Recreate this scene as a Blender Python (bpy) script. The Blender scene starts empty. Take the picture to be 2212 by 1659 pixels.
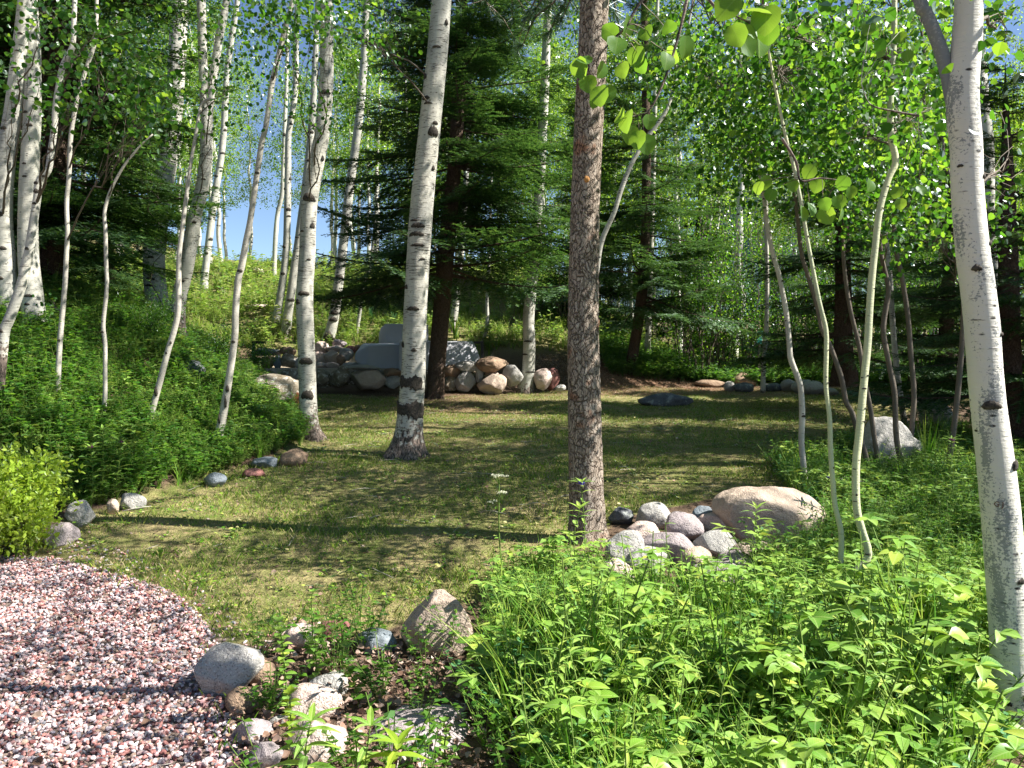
import bpy, math, time
import numpy as np
from mathutils import Vector, noise as mnoise
T0 = time.time()
R = math.radians
rng = np.random.default_rng(7)
sc = bpy.context.scene
col = sc.collection

# ------------------------------------------------------------------ camera
F = 1670.0; CX, CY = 1106.0, 829.5; CAMZ = 1.6; PITCH = R(2.38)
cam_d = bpy.data.cameras.new("camera"); cam = bpy.data.objects.new("camera", cam_d); col.objects.link(cam)
cam_d.sensor_width = 36; cam_d.lens = 36 * F / 2212.0
cam_d.clip_start = 0.05; cam_d.clip_end = 3000
cam.location = (0, 0, CAMZ); cam.rotation_euler = (R(90) - PITCH, 0, 0)
sc.camera = cam
# ------------------------------------------------------------------ light
SUN_EL, SUN_AZ = 45.0, 97.0      # azimuth from +Y (view direction) towards +X
w = bpy.data.worlds.new("World"); sc.world = w; w.use_nodes = True
nt = w.node_tree; nt.nodes.clear()
sky = nt.nodes.new('ShaderNodeTexSky'); sky.sky_type = 'NISHITA'; sky.sun_disc = False
sky.sun_elevation = R(SUN_EL); sky.sun_rotation = R(SUN_AZ); sky.altitude = 2400; sky.dust_density = 0.3; sky.ozone_density = 2.0
bg = nt.nodes.new('ShaderNodeBackground'); bg.inputs[1].default_value = 0.06
wo = nt.nodes.new('ShaderNodeOutputWorld'); nt.links.new(sky.outputs[0], bg.inputs[0]); nt.links.new(bg.outputs[0], wo.inputs[0])
sd = bpy.data.lights.new("sun", 'SUN'); sd.energy = 5.0; sd.angle = R(0.5); sd.color = (1.0, 0.95, 0.86)
sun = bpy.data.objects.new("sun", sd); col.objects.link(sun)
sdir = Vector((math.sin(R(SUN_AZ)) * math.cos(R(SUN_EL)), math.cos(R(SUN_AZ)) * math.cos(R(SUN_EL)), math.sin(R(SUN_EL))))
sun.rotation_euler = (-sdir).to_track_quat('-Z', 'Y').to_euler()
sc.view_settings.view_transform = 'Standard'; sc.view_settings.look = 'None'; sc.view_settings.gamma = 1
sc.view_settings.exposure = 1.62
sc.cycles.max_bounces = 7; sc.cycles.diffuse_bounces = 4; sc.cycles.transmission_bounces = 5; sc.cycles.glossy_bounces = 2

# ------------------------------------------------------------------ pixel <-> world
cp, sp_ = math.cos(PITCH), math.sin(PITCH)
def at(px, py, Y):
    u = (px - CX) / F; v = (CY - py) / F
    d = np.array([u, cp + v * sp_, -sp_ + v * cp])
    return np.array([0, 0, CAMZ]) + d * (Y / d[1])
def proj(p):
    x, y, z = p[..., 0], p[..., 1], p[..., 2] - CAMZ
    dep = np.maximum(y * cp - z * sp_, 0.05); up = y * sp_ + z * cp
    return CX + F * x / dep, CY - F * up / dep
def sstep(a, b, t):
    t = np.clip((t - a) / (b - a), 0, 1); return t * t * (3 - 2 * t)
EY = [-20, 0, 5.5, 6.8, 7.5, 8.6, 9.7, 10.4, 11.2, 13, 15.2, 17, 22, 60]
EX = [-6, -5.2, -4.7, -4.1, -3.66, -3.3, -3.05, -2.85, -2.95, -3.5, -4.3, -5.4, -6.6, -9]
def H(x, y):
    x = np.asarray(x, float); y = np.asarray(y, float)
    q = y - 5; lawn = 0.05 * (0.5 * (q + np.sqrt(q * q + 2.0)))
    lawn = np.where(y > 60, lawn - 0.0, lawn)
    t = np.interp(y, EY, EX) - x
    tb = 0.5 * (t + np.sqrt(t * t + 0.12)) - 0.17 * sstep(1.0, -1.0, t)
    bank = 0.60 * np.minimum(tb, 3.0) + 0.28 * np.maximum(tb - 3.0, 0)
    bank = np.where(t < -3, 0, np.maximum(bank, 0)); bank = np.minimum(bank, 9)
    f = 1 - sstep(0.5, 6.5, x)
    hy = y - 20.2
    hill = 0.55 + 0.275 * np.maximum(hy, 0)
    crest = 31.5 + 0.6 * np.sin(x * 0.35)
    hill = np.where(y > crest, 0.55 + 0.275 * (crest - 20.2) - 0.05 * (y - crest), hill)
    hill = np.where(y < 20.2, 0.55 * sstep(18.4, 20.2, y), hill) * f
    k = 0.35
    m = 0.5 * (bank + hill + np.sqrt((bank - hill) ** 2 + k * k * 0.3)) - 0.09 * sstep(0.6, 0, np.maximum(bank, hill))
    m = np.maximum(m, 0)
    z = lawn + m
    # patio terrace behind the dry stone wall
    pm = sstep(-7.2, -6.6, x) * (1 - sstep(-0.75, -0.35, x)) * sstep(18.05, 18.25, y) * (1 - sstep(21.0, 21.8, y))
    z = z * (1 - pm) + 1.2 * pm
    dz = 0.02 * np.sin(x * 1.7 + 0.6 * y) * np.cos(y * 1.1 - 0.8 * x) + 0.012 * np.sin(x * 4.1 + 1) * np.sin(y * 3.7)
    dz = dz + 0.18 * sstep(20, 24, y) * np.sin(x * .9 + .3 * y) * np.sin(y * 0.8)
    return z + dz * (1 - pm)
def hit(px, py, y0=1.2, y1=90):
    ys = np.linspace(y0, y1, 6000); u = (px - CX) / F; v = (CY - py) / F
    d = np.array([u, cp + v * sp_, -sp_ + v * cp]); X = d[0] / d[1] * ys; Z = CAMZ + d[2] / d[1] * ys
    g = H(X, ys); i = np.argmax(Z < g)
    if Z[i] >= g[i]: i = 5999
    return np.array([X[i], ys[i], g[i]])

# ------------------------------------------------------------------ mesh builder
class MB:
    def __init__(s): s.V = []; s.F = []; s.n = 0; s.U = []; s.has = False
    def add(s, v, faces, mat=0, smooth=False, uv=None):
        v = np.asarray(v, float)
        if not isinstance(faces, list): faces = [faces]
        for f in faces:
            f = np.asarray(f, int)
            if len(f): s.F.append((f + s.n, mat, smooth))
        s.V.append(v); s.n += len(v); s.U.append(np.full((len(v), 2), -9.) if uv is None else uv)
    def rep(s, tpl, M, T, mat=None, smooth=False):
        V, groups = tpl[:2]; m = len(T); n = len(V)
        if m == 0: return
        s.has = True; U = tpl[2] if len(tpl) > 2 else V[:, :2]; s.U.append(np.tile(U, (m, 1)))
        vv = np.einsum('mij,nj->mni', M, V) + T[:, None, :]
        off = (np.arange(m) * n)[:, None, None]
        for f, mt in groups:
            ff = (f[None] + off).reshape(-1, f.shape[1])
            s.F.append((ff + s.n, mt if mat is None else mat, smooth))
        s.V.append(vv.reshape(-1, 3)); s.n += m * n
    def mesh(s, name, mats, origin=(0, 0, 0)):
        me = bpy.data.meshes.new(name)
        V = np.concatenate(s.V) - np.asarray(origin)
        me.vertices.add(len(V)); me.vertices.foreach_set('co', V.astype(np.float32).ravel())
        li = np.concatenate([f.ravel() for f, _, _ in s.F]).astype(np.int32)
        ks = np.concatenate([np.full(len(f), f.shape[1]) for f, _, _ in s.F])
        ls = np.concatenate([[0], np.cumsum(ks)[:-1]]).astype(np.int32)
        me.loops.add(len(li)); me.loops.foreach_set('vertex_index', li)
        me.polygons.add(len(ks)); me.polygons.foreach_set('loop_start', ls)
        me.polygons.foreach_set('material_index', np.concatenate([np.full(len(f), m) for f, m, _ in s.F]).astype(np.int32))
        me.polygons.foreach_set('use_smooth', np.concatenate([np.full(len(f), sm) for f, _, sm in s.F]).astype(bool))
        for m in (mats if isinstance(mats, (list, tuple)) else [mats]): me.materials.append(m)
        if s.has:
            a = me.attributes.new('leaf', 'FLOAT2', 'POINT'); a.data.foreach_set('vector', np.concatenate(s.U).astype(np.float32).ravel())
        me.update(calc_edges=True)
        return me
    def build(s, name, mats, parent=None, origin=None):
        if origin is None: origin = tuple(parent.location) if parent else (0, 0, 0)
        o = bpy.data.objects.new(name, s.mesh(name, mats, origin)); col.objects.link(o)
        if parent: o.parent = parent
        else: o.location = origin
        return o
def tag(o, label=None, cat=None, group=None, kind=None):
    if label: o['label'] = label
    if cat: o['category'] = cat
    if group: o['group'] = group
    if kind: o['kind'] = kind
    return o
def empty(name, loc, label=None, cat=None, group=None):
    o = bpy.data.objects.new(name, None); col.objects.link(o); o.location = tuple(float(a) for a in loc); o.empty_display_size = 0.2
    return tag(o, label, cat, group)
def copy_tree(root, loc, rz=0, sc_=1, label=None):
    r = root.copy(); col.objects.link(r); r.location = tuple(float(a) for a in loc); r.rotation_euler = (0, 0, rz); r.scale = (sc_,) * 3
    if label: r['label'] = label
    for ch in list(root.children):
        c = ch.copy(); col.objects.link(c); c.parent = r
        for g in list(ch.children):
            d = g.copy(); col.objects.link(d); d.parent = c
    return r
def norm(a): return a / np.maximum(np.linalg.norm(a, axis=-1, keepdims=True), 1e-9)
def frames(d, n):
    d = norm(d); s_ = norm(np.cross(d, n)); n = np.cross(s_, d)
    return np.stack([s_, d, n], axis=-1)
def crom(P, k=6):
    P = np.asarray(P, float)
    if len(P) < 3: 
        t = np.linspace(0, 1, k + 1)[:, None]; return P[0] * (1 - t) + P[-1] * t
    Q = np.vstack([2 * P[0] - P[1], P, 2 * P[-1] - P[-2]]); out = []
    for i in range(len(P) - 1):
        p0, p1, p2, p3 = Q[i:i + 4]; t = np.linspace(0, 1, k, endpoint=False)[:, None]
        out.append(0.5 * (2 * p1 + (p2 - p0) * t + (2 * p0 - 5 * p1 + 4 * p2 - p3) * t ** 2 + (3 * p1 - p0 - 3 * p2 + p3) * t ** 3))
    out.append(P[-1:]); return np.vstack(out)
def tube(mb, P, r, seg=8, mat=0, bump=None, smooth=True, cap=True):
    P = np.asarray(P, float); n = len(P); r = np.broadcast_to(r, (n,)).astype(float)
    tng = norm(np.gradient(P, axis=0)); ref = np.array([0.13, 1, 0.07])
    if abs(tng[0, 1]) > .9: ref = np.array([1., .1, .1])
    a = norm(np.cross(tng, ref)); b = np.cross(tng, a)
    th = np.linspace(0, 2 * np.pi, seg, endpoint=False)
    rr = r[:, None] * np.ones(seg)[None]
    if bump is not None: rr = rr * bump(P, th)
    V = P[:, None] + rr[..., None] * (np.cos(th)[None, :, None] * a[:, None] + np.sin(th)[None, :, None] * b[:, None])
    i = np.arange(n - 1)[:, None] * seg; j = np.arange(seg)[None]; j2 = (j + 1) % seg
    f = np.stack([i + j, i + j2, i + seg + j2, i + seg + j], -1).reshape(-1, 4)
    mb.add(V.reshape(-1, 3), f[:, ::-1], mat, smooth)
    if cap: mb.F.append((np.array([list(range(seg))[::-1]]) + mb.n - n * seg + (n - 1) * seg, mat, False))
def inpoly(poly, px, py):
    poly = np.asarray(poly, float); c = np.zeros(px.shape, bool); j = len(poly) - 1
    for i in range(len(poly)):
        xi, yi = poly[i]; xj, yj = poly[j]
        c ^= ((yi > py) != (yj > py)) & (px < (xj - xi) * (py - yi) / (yj - yi + 1e-12) + xi); j = i
    return c

# ------------------------------------------------------------------ materials
class N:
    def __init__(s, name):
        s.m = bpy.data.materials.new(name); s.m.use_nodes = True; s.t = s.m.node_tree; s.t.nodes.clear()
        s.out = s.t.nodes.new('ShaderNodeOutputMaterial')
    def n(s, typ, **kw):
        nd = s.t.nodes.new(typ)
        for k, v in kw.items():
            if k[0] == '_': setattr(nd, k[1:], v)
            else: nd.inputs[k.replace('_', ' ')].default_value = v
        return nd
    def l(s, a, b): s.t.links.new(a, b)
    def ramp(s, src, stops, interp='LINEAR'):
        r = s.t.nodes.new('ShaderNodeValToRGB'); r.color_ramp.interpolation = interp
        e = r.color_ramp.elements
        while len(e) < len(stops): e.new(0.5)
        for i, (p, c) in enumerate(stops):
            e[i].position = p; e[i].color = (*c, 1) if len(c) == 3 else c
        s.l(src, r.inputs[0]); return r.outputs[0]
    def mix(s, fac, a, b, mode='MIX'):
        m = s.t.nodes.new('ShaderNodeMix'); m.data_type = 'RGBA'; m.blend_type = mode
        for sock, v in ((m.inputs[0], fac), (m.inputs[6], a), (m.inputs[7], b)):
            if hasattr(v, 'is_linked'): s.l(v, sock)
            elif isinstance(v, (int, float)): sock.default_value = v
            else: sock.default_value = (*v, 1)
        return m.outputs[2]
    def math(s, op, a, b=0.0, clamp=False):
        m = s.t.nodes.new('ShaderNodeMath'); m.operation = op; m.use_clamp = clamp
        for i, v in ((0, a), (1, b)):
            if hasattr(v, 'is_linked'): s.l(v, m.inputs[i])
            else: m.inputs[i].default_value = v
        return m.outputs[0]
    def noise(s, vec, scale, detail=3, rough=0.55):
        n = s.n('ShaderNodeTexNoise', Scale=scale, Detail=detail, Roughness=rough); s.l(vec, n.inputs['Vector']); return n.outputs['Fac']
    def mapv(s, vec, scale=(1, 1, 1), loc=(0, 0, 0)):
        m = s.n('ShaderNodeMapping'); m.inputs['Scale'].default_value = scale; m.inputs['Location'].default_value = loc; s.l(vec, m.inputs[0]); return m.outputs[0]
    def obj(s): return s.n('ShaderNodeTexCoord').outputs['Object']
    def pos(s): return s.n('ShaderNodeNewGeometry').outputs['Position']
    def isl(s): return s.n('ShaderNodeNewGeometry').outputs['Random Per Island']
    def bump(s, h, dist, strength=1.0):
        b = s.n('ShaderNodeBump', Distance=dist, Strength=strength); s.l(h, b.inputs['Height']); return b.outputs[0]
    def pbr(s, colr, rough=0.8, normal=None, spec=0.3):
        p = s.n('ShaderNodeBsdfPrincipled', Roughness=rough); p.inputs['Specular IOR Level'].default_value = spec
        if hasattr(colr, 'is_linked'): s.l(colr, p.inputs['Base Color'])
        else: p.inputs['Base Color'].default_value = (*colr, 1)
        if normal: s.l(normal, p.inputs['Normal'])
        s.l(p.outputs[0], s.out.inputs[0]); return s.m
def leafmat(name, cols, tcols, tf=0.45, rough=0.5, spec=0.045, vein=0, back=None):
    s = N(name); isl = s.isl(); k = len(cols)
    c = s.ramp(isl, [(i / max(1, k - 1), cc) for i, cc in enumerate(cols)])
    tc = s.ramp(isl, [(i / max(1, k - 1), cc) for i, cc in enumerate(tcols)])
    if vein:
        at_ = s.n('ShaderNodeAttribute', _attribute_name='leaf'); sx = s.n('ShaderNodeSeparateXYZ'); s.l(at_.outputs['Vector'], sx.inputs[0]); ax = s.math('ABSOLUTE', sx.outputs[0])
        ph = s.math('SINE', s.math('MULTIPLY', s.math('SUBTRACT', sx.outputs[1], s.math('MULTIPLY', ax, 1.1)), 52.0)); lat = s.ramp(ph, [(.78, (0, 0, 0)), (.97, (.7, .7, .7))]); mid = s.ramp(ax, [(.012, (1, 1, 1)), (.03, (0, 0, 0))])
        vm = s.math('MULTIPLY', s.math('MAXIMUM', lat, mid), vein); c = s.mix(vm, c, (.45, .55, .22)); tc = s.mix(vm, tc, (.25, .42, .05))
        pn = s.noise(s.pos(), 7.0, 3); c = s.mix(1.0, c, s.ramp(pn, [(.3, (.75, .85, .9)), (.7, (1.3, 1.12, 1.0))]), 'MULTIPLY')
    if back: c = s.mix(s.n('ShaderNodeNewGeometry').outputs['Backfacing'], c, back)
    d = s.n('ShaderNodeBsdfDiffuse'); s.l(c, d.inputs[0]); t = s.n('ShaderNodeBsdfTranslucent'); s.l(tc, t.inputs[0])
    m1 = s.n('ShaderNodeMixShader'); m1.inputs[0].default_value = tf; s.l(d.outputs[0], m1.inputs[1]); s.l(t.outputs[0], m1.inputs[2])
    g = s.n('ShaderNodeBsdfGlossy', Roughness=rough); g.inputs[0].default_value = (0.8, 0.85, 0.9, 1)
    fr = s.n('ShaderNodeFresnel', IOR=1.4); mm = s.math('MULTIPLY', fr.outputs[0], spec * 6, True)
    m2 = s.n('ShaderNodeMixShader'); s.l(mm, m2.inputs[0]); s.l(m1.outputs[0], m2.inputs[1]); s.l(g.outputs[0], m2.inputs[2])
    s.l(m2.outputs[0], s.out.inputs[0]); return s.m
M = {}
M['aspen_leaf'] = leafmat('aspen leaf', [(.015, .055, .01), (.025, .08, .014), (.03, .095, .02), (.05, .13, .02), (.09, .18, .03)], [(.06, .19, .012), (.09, .26, .015), (.13, .33, .02), (.24, .48, .03), (.40, .60, .04)], .45, .45, .03)  # mostly dark tones, few bright: canopy shade put into the leaf colour
M['aspen_near'] = leafmat('aspen leaf near', [(.04, .12, .02), (.07, .17, .03)], [(.20, .42, .03), (.42, .62, .05)], .5, .4, .06, .22, (.42, .50, .44))
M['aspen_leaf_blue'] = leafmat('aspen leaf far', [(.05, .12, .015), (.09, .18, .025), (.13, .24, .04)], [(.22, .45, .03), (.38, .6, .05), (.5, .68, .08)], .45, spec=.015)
M['plant'] = leafmat('broadleaf plant', [(.08, .21, .025), (.14, .30, .035), (.24, .42, .06), (.17, .34, .07), (.34, .45, .07)], [(.3, .48, .04), (.42, .58, .06), (.55, .68, .08), (.4, .56, .12), (.6, .66, .06)], .36, .38, .09, .4)
M['weed'] = leafmat('bank weed', [(.03, .10, .012), (.06, .16, .016), (.12, .22, .025), (.05, .13, .03)], [(.12, .4, .02), (.2, .5, .03), (.35, .6, .04), (.12, .35, .06)], .4)
M['blue_leaf'] = leafmat('columbine leaf', [(.06, .18, .07), (.10, .25, .10)], [(.15, .42, .10), (.22, .5, .15)], .35)
M['yellow_leaf'] = leafmat('yellow green leaf', [(.16, .26, .02), (.24, .36, .035), (.3, .4, .05)], [(.5, .65, .04), (.6, .75, .05), (.7, .8, .08)], .4)
M['grass'] = leafmat('grass blade', [(.08, .21, .015), (.15, .30, .025), (.28, .40, .05), (.44, .46, .12), (.62, .54, .30)], [(.15, .32, .02), (.25, .4, .04), (.35, .4, .1), (.4, .33, .16), (.45, .35, .2)], .35)
M['tall_grass'] = leafmat('tall grass', [(.07, .2, .02), (.16, .32, .03), (.32, .42, .08)], [(.2, .45, .03), (.35, .6, .05), (.5, .6, .1)], .4)
M['hill_grass'] = leafmat('hill plants', [(.07, .18, .02), (.14, .28, .03), (.25, .38, .05), (.36, .40, .12)], [(.3, .5, .04), (.4, .6, .06), (.5, .6, .1), (.5, .45, .2)], .35)
M['straw'] = leafmat('dry needle litter', [(.2, .11, .06), (.34, .22, .12), (.55, .43, .28), (.26, .15, .1)], [(.2, .12, .06), (.3, .2, .1), (.4, .3, .2), (.2, .1, .05)], .15)
M['dead_leaf'] = leafmat('dead leaf', [(.12, .07, .05), (.22, .14, .10), (.38, .28, .22), (.28, .16, .12), (.5, .42, .36)], [(.2, .1, .05)] * 5, .12)
M['spruce'] = leafmat('spruce needles', [(.025, .07, .022), (.045, .105, .028), (.09, .17, .04)], [(.05, .13, .02), (.08, .19, .03), (.2, .34, .05)], .3, spec=.02)
M['pine'] = leafmat('pine needles', [(.03, .07, .03), (.05, .1, .035)], [(.06, .15, .03), (.1, .2, .04)], .2, spec=.05)
M['stem'] = leafmat('green stem', [(.12, .2, .04), (.18, .26, .06)], [(.2, .4, .05)] * 2, .2, .7, .004)
M['umbel'] = leafmat('cream umbel flower', [(.6, .62, .45), (.75, .75, .6)], [(.6, .6, .4)] * 2, .2)
M['petal'] = leafmat('violet blue petal', [(.10, .09, .75), (.18, .12, .85), (.35, .1, .6)], [(.1, .08, .6)] * 3, .2, .8, .005)
M['pink_petal'] = leafmat('magenta petal', [(.45, .07, .55), (.6, .12, .5)], [(.3, .06, .3)] * 2, .3)

def bark_aspen(name, light=(.54, .52, .45), grey=(.30, .30, .28), lines=0.5, base=0.6, lichen=0.0):
    s = N(name); o = s.obj()
    low = s.noise(s.mapv(o, (3, 3, 1.2)), 1.6, 3); c = s.mix(s.ramp(low, [(.35, (0, 0, 0)), (.7, (1, 1, 1))]), light, grey)
    fine = s.noise(s.mapv(o, (9, 9, 110)), 1.0, 4, .65); fine2 = s.noise(s.mapv(o, (3, 3, 5)), 1.3, 2)
    thr = s.math('ADD', s.math('MULTIPLY', fine2, .28), fine)
    ln = s.ramp(thr, [(.80 - .1 * lines, (0, 0, 0)), (.86 - .1 * lines, (1, 1, 1))]); c = s.mix(ln, c, (.07, .06, .05))
    spots = s.n('ShaderNodeTexVoronoi', Scale=1.0); s.l(s.mapv(o, (13, 13, 30)), spots.inputs['Vector'])
    sm = s.ramp(spots.outputs['Distance'], [(.12, (1, 1, 1)), (.2, (0, 0, 0))]); sel = s.ramp(s.noise(o, 4.0, 2), [(.5, (0, 0, 0)), (.56, (1, 1, 1))])
    c = s.mix(s.mix(1.0, sm, sel, 'MULTIPLY'), c, (.04, .035, .03))
    if lichen:
        li = s.noise(s.mapv(o, (6, 6, 1.6)), 1.7, 4, .6); sp2 = s.noise(s.mapv(o, (90, 90, 110)), 1.0, 4, .7)
        lm = s.ramp(s.math('ADD', li, s.math('MULTIPLY', sp2, .8)), [(1.0 - lichen * .1, (0, 0, 0)), (1.1 - lichen * .1, (1, 1, 1))]); c = s.mix(s.math('MULTIPLY', lm, .8), c, (.16, .18, .19))
    if base:
        sep = s.n('ShaderNodeSeparateXYZ'); s.l(o, sep.inputs[0])
        bn = s.noise(s.mapv(o, (20, 20, 14)), 1.0, 6, .72); hz = s.math('DIVIDE', sep.outputs[2], base)
        bm = s.ramp(s.math('SUBTRACT', s.math('MULTIPLY', bn, 2.4), s.math('MULTIPLY', hz, .75)), [(.80, (0, 0, 0)), (.90, (1, 1, 1))])
        rc = s.mix(s.ramp(s.noise(s.mapv(o, (45, 45, 12)), 1.0, 5, .7), [(.4, (0, 0, 0)), (.62, (1, 1, 1))]), (.02, .018, .015), (.26, .20, .17)); c = s.mix(bm, c, rc)
    h = s.math('ADD', s.math('MULTIPLY', fine, 1.0), s.noise(o, 30, 4)); return s.pbr(c, .75, s.bump(h, .004), .2)
M['aspen_big'] = bark_aspen('aspen bark', lines=1.05, base=.75)
M['aspen_mid'] = bark_aspen('aspen bark pale', lines=.7, base=.35)
M['aspen_right'] = bark_aspen('aspen bark smooth', (.66, .64, .56), (.56, .55, .50), lines=-.1, base=0, lichen=.1)
M['aspen_lichen'] = bark_aspen('aspen bark dark lichen', (.40, .40, .38), (.25, .25, .25), lines=0, base=0, lichen=2.6)
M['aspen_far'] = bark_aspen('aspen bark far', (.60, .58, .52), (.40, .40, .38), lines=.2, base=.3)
M['sapling_light'] = bark_aspen('sapling bark green white', (.52, .52, .33), (.36, .38, .26), lines=-.1, base=0)
M['sapling_grey'] = bark_aspen('sapling bark grey', (.50, .47, .41), (.30, .28, .25), lines=.1, base=.15)
M['sapling_dark'] = bark_aspen('sapling bark brown', (.16, .13, .105), (.10, .085, .07), lines=-.2, base=0)
def scar_mat():
    s = N('dark bark scar'); o = s.obj(); n = s.noise(o, 60, 5); return s.pbr(s.ramp(n, [(.3, (.01, .01, .01)), (.7, (.09, .075, .06))]), .9, s.bump(n, .006))
M['scar'] = scar_mat()
def bark_conifer(name, c1, c2, c3, sc1=1.0):
    s = N(name); o = s.obj(); wv = s.noise(o, 9, 3); 
    v = s.n('ShaderNodeTexVoronoi', _feature='DISTANCE_TO_EDGE', Scale=1.0)
    a = s.n('ShaderNodeVectorMath', _operation='ADD'); nz = s.n('ShaderNodeTexNoise', Scale=7.0, Detail=4); s.l(o, nz.inputs['Vector'])
    ms = s.n('ShaderNodeVectorMath', _operation='SCALE'); s.l(nz.outputs['Color'], ms.inputs[0]); ms.inputs['Scale'].default_value = .16
    s.l(o, a.inputs[0]); s.l(ms.outputs[0], a.inputs[1]); s.l(s.mapv(a.outputs[0], (36 * sc1, 36 * sc1, 11 * sc1)), v.inputs['Vector'])
    vc = s.n('ShaderNodeTexVoronoi', Scale=1.0); s.l(s.mapv(a.outputs[0], (36 * sc1, 36 * sc1, 11 * sc1)), vc.inputs['Vector'])
    sepc = s.n('ShaderNodeSeparateColor'); s.l(vc.outputs['Color'], sepc.inputs[0])
    plate = s.mix(sepc.outputs[0], c1, c2); plate = s.mix(s.ramp(s.noise(o, 5, 2), [(.62, (0, 0, 0)), (.70, (1, 1, 1))]), plate, c3)
    fl = s.noise(s.mapv(o, (95, 95, 38)), 1.0, 5, .75); plate = s.mix(s.ramp(fl, [(.3, (.55, .55, .55)), (.7, (1.3, 1.3, 1.3))]), plate, plate, 'MULTIPLY') if False else s.mix(1.0, plate, s.ramp(fl, [(.36, (.3, .27, .25)), (.5, (.9, .88, .86)), (.7, (1.25, 1.22, 1.2))]), 'MULTIPLY')
    e = s.ramp(v.outputs['Distance'], [(.0, (0, 0, 0)), (.09, (1, 1, 1))]); c = s.mix(e, (.15, .11, .085), plate)
    h = s.math('ADD', s.math('MULTIPLY', e, 1.4), fl); return s.pbr(c, .9, s.bump(h, .018), .1)
M['pine_bark'] = bark_conifer('pine bark', (.33, .27, .22), (.50, .44, .38), (.38, .22, .15))
M['spruce_bark'] = bark_conifer('spruce bark', (.10, .07, .055), (.16, .12, .095), (.13, .08, .06), 1.2)

def rockmat(name, c1, c2, speck=.5, lichen=None):
    s = N(name); oi = s.n('ShaderNodeObjectInfo'); o = s.obj(); low = s.noise(o, 5, 4); c = s.mix(s.ramp(low, [(.3, (0, 0, 0)), (.7, (1, 1, 1))]), c1, c2)
    sp = s.noise(o, 130, 2, .7); c = s.mix(s.math('MULTIPLY', s.ramp(sp, [(.56, (0, 0, 0)), (.64, (1, 1, 1))]), speck), c, tuple(a * .22 for a in c1))
    sp2 = s.noise(s.mapv(o, (1, 1, 1), (3, 7, 1)), 100, 2, .7); c = s.mix(s.math('MULTIPLY', s.ramp(sp2, [(.58, (0, 0, 0)), (.66, (1, 1, 1))]), speck * .6), c, tuple(min(.8, a * 1.7 + .1) for a in c2))
    if lichen: c = s.mix(s.ramp(s.noise(o, 9, 6, .7), [(.55, (0, 0, 0)), (.6, (1, 1, 1))]), c, lichen)
    h = s.math('ADD', s.noise(o, 14, 6, .65), s.math('MULTIPLY', s.noise(o, 80, 3), .25)); return s.pbr(c, .85, s.bump(h, .035), .25)
M['rock_grey'] = rockmat('grey granite', (.30, .29, .28), (.44, .42, .39), .7)
M['rock_tan'] = rockmat('tan granite', (.38, .29, .23), (.47, .38, .31), .5)
M['rock_pink'] = rockmat('pink granite', (.46, .34, .30), (.58, .48, .42), .6)
M['rock_brown'] = rockmat('brown stone', (.20, .13, .09), (.32, .23, .16), .3)
M['rock_dark'] = rockmat('dark slate', (.07, .075, .085), (.15, .16, .18), .4, (.25, .27, .26))
M['rock_blue'] = rockmat('blue grey stone', (.12, .15, .18), (.25, .28, .31), .4)
M['rock_red'] = rockmat('dark red sandstone', (.22, .09, .08), (.33, .16, .14), .2)
M['rock_purple'] = rockmat('purple grey stone', (.26, .22, .23), (.38, .33, .33), .6)
M['rock_moss'] = rockmat('mossy outcrop', (.13, .10, .06), (.34, .30, .24), .3, (.6, .58, .52))
def pebmat():
    s = N('pebble'); i = s.isl()
    c = s.ramp(i, [(0, (.46, .22, .19)), (.12, (.33, .31, .33)), (.22, (.62, .47, .45)), (.34, (.26, .11, .10)), (.42, (.66, .56, .52)), (.54, (.18, .19, .21)), (.62, (.52, .30, .27)), (.72, (.74, .66, .66)), (.84, (.40, .29, .22)), (.90, (.60, .38, .37))], 'CONSTANT')
    c = s.mix(1.0, c, s.ramp(s.noise(s.pos(), 160, 3), [(.3, (.6, .58, .61)), (.7, (1.0, .97, 1.0))]), 'MULTIPLY'); return s.pbr(c, .75, None, .25)
M['pebble'] = pebmat()
def groundmat():
    s = N('ground'); p = s.pos()
    def at_(nm): return s.n('ShaderNodeAttribute', _attribute_name=nm).outputs['Fac']
    n1 = s.noise(p, 2.2, 5, .6); n2 = s.noise(p, 40, 4, .6); n3 = s.noise(p, 9, 4, .6)
    soil = s.mix(n2, (.07, .045, .03), (.17, .12, .085))
    lawn = s.mix(s.ramp(s.math('ADD', n1, s.math('MULTIPLY', n3, .3)), [(.5, (0, 0, 0)), (.8, (1, 1, 1))]), (.11, .17, .03), (.33, .28, .14))
    lawn = s.mix(s.math('MULTIPLY', n2, .6), lawn, (.14, .10, .05)); hill = s.mix(n3, (.12, .15, .03), (.30, .23, .14)); grav = s.mix(n2, (.16, .12, .10), (.32, .25, .22))
    duff = s.mix(n2, (.14, .075, .045), (.34, .22, .15)); pat = s.mix(n2, (.3, .24, .17), (.5, .42, .33))
    c = s.mix(at_('lawn'), soil, lawn); c = s.mix(at_('duff'), c, duff); c = s.mix(at_('hill'), c, hill); c = s.mix(at_('gravel'), c, grav); c = s.mix(at_('patio'), c, pat)
    h = s.math('ADD', n2, s.math('MULTIPLY', n3, 1.5)); return s.pbr(c, .95, s.bump(h, .03), .1)
M['ground'] = groundmat()
def conc():
    s = N('grey concrete'); o = s.obj(); n = s.noise(o, 3, 5); c = s.mix(n, (.38, .39, .43), (.50, .51, .55)); return s.pbr(c, .7, s.bump(s.noise(o, 60, 3), .002), .3)
M['concrete'] = conc()
def plain(name, c, rough=.6, spec=.3, metal=0):
    s = N(name); n = s.noise(s.obj(), 25, 3); m = s.pbr(s.mix(s.math('MULTIPLY', n, .35), c, tuple(a * .6 for a in c)), rough, None, spec); return m
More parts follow.
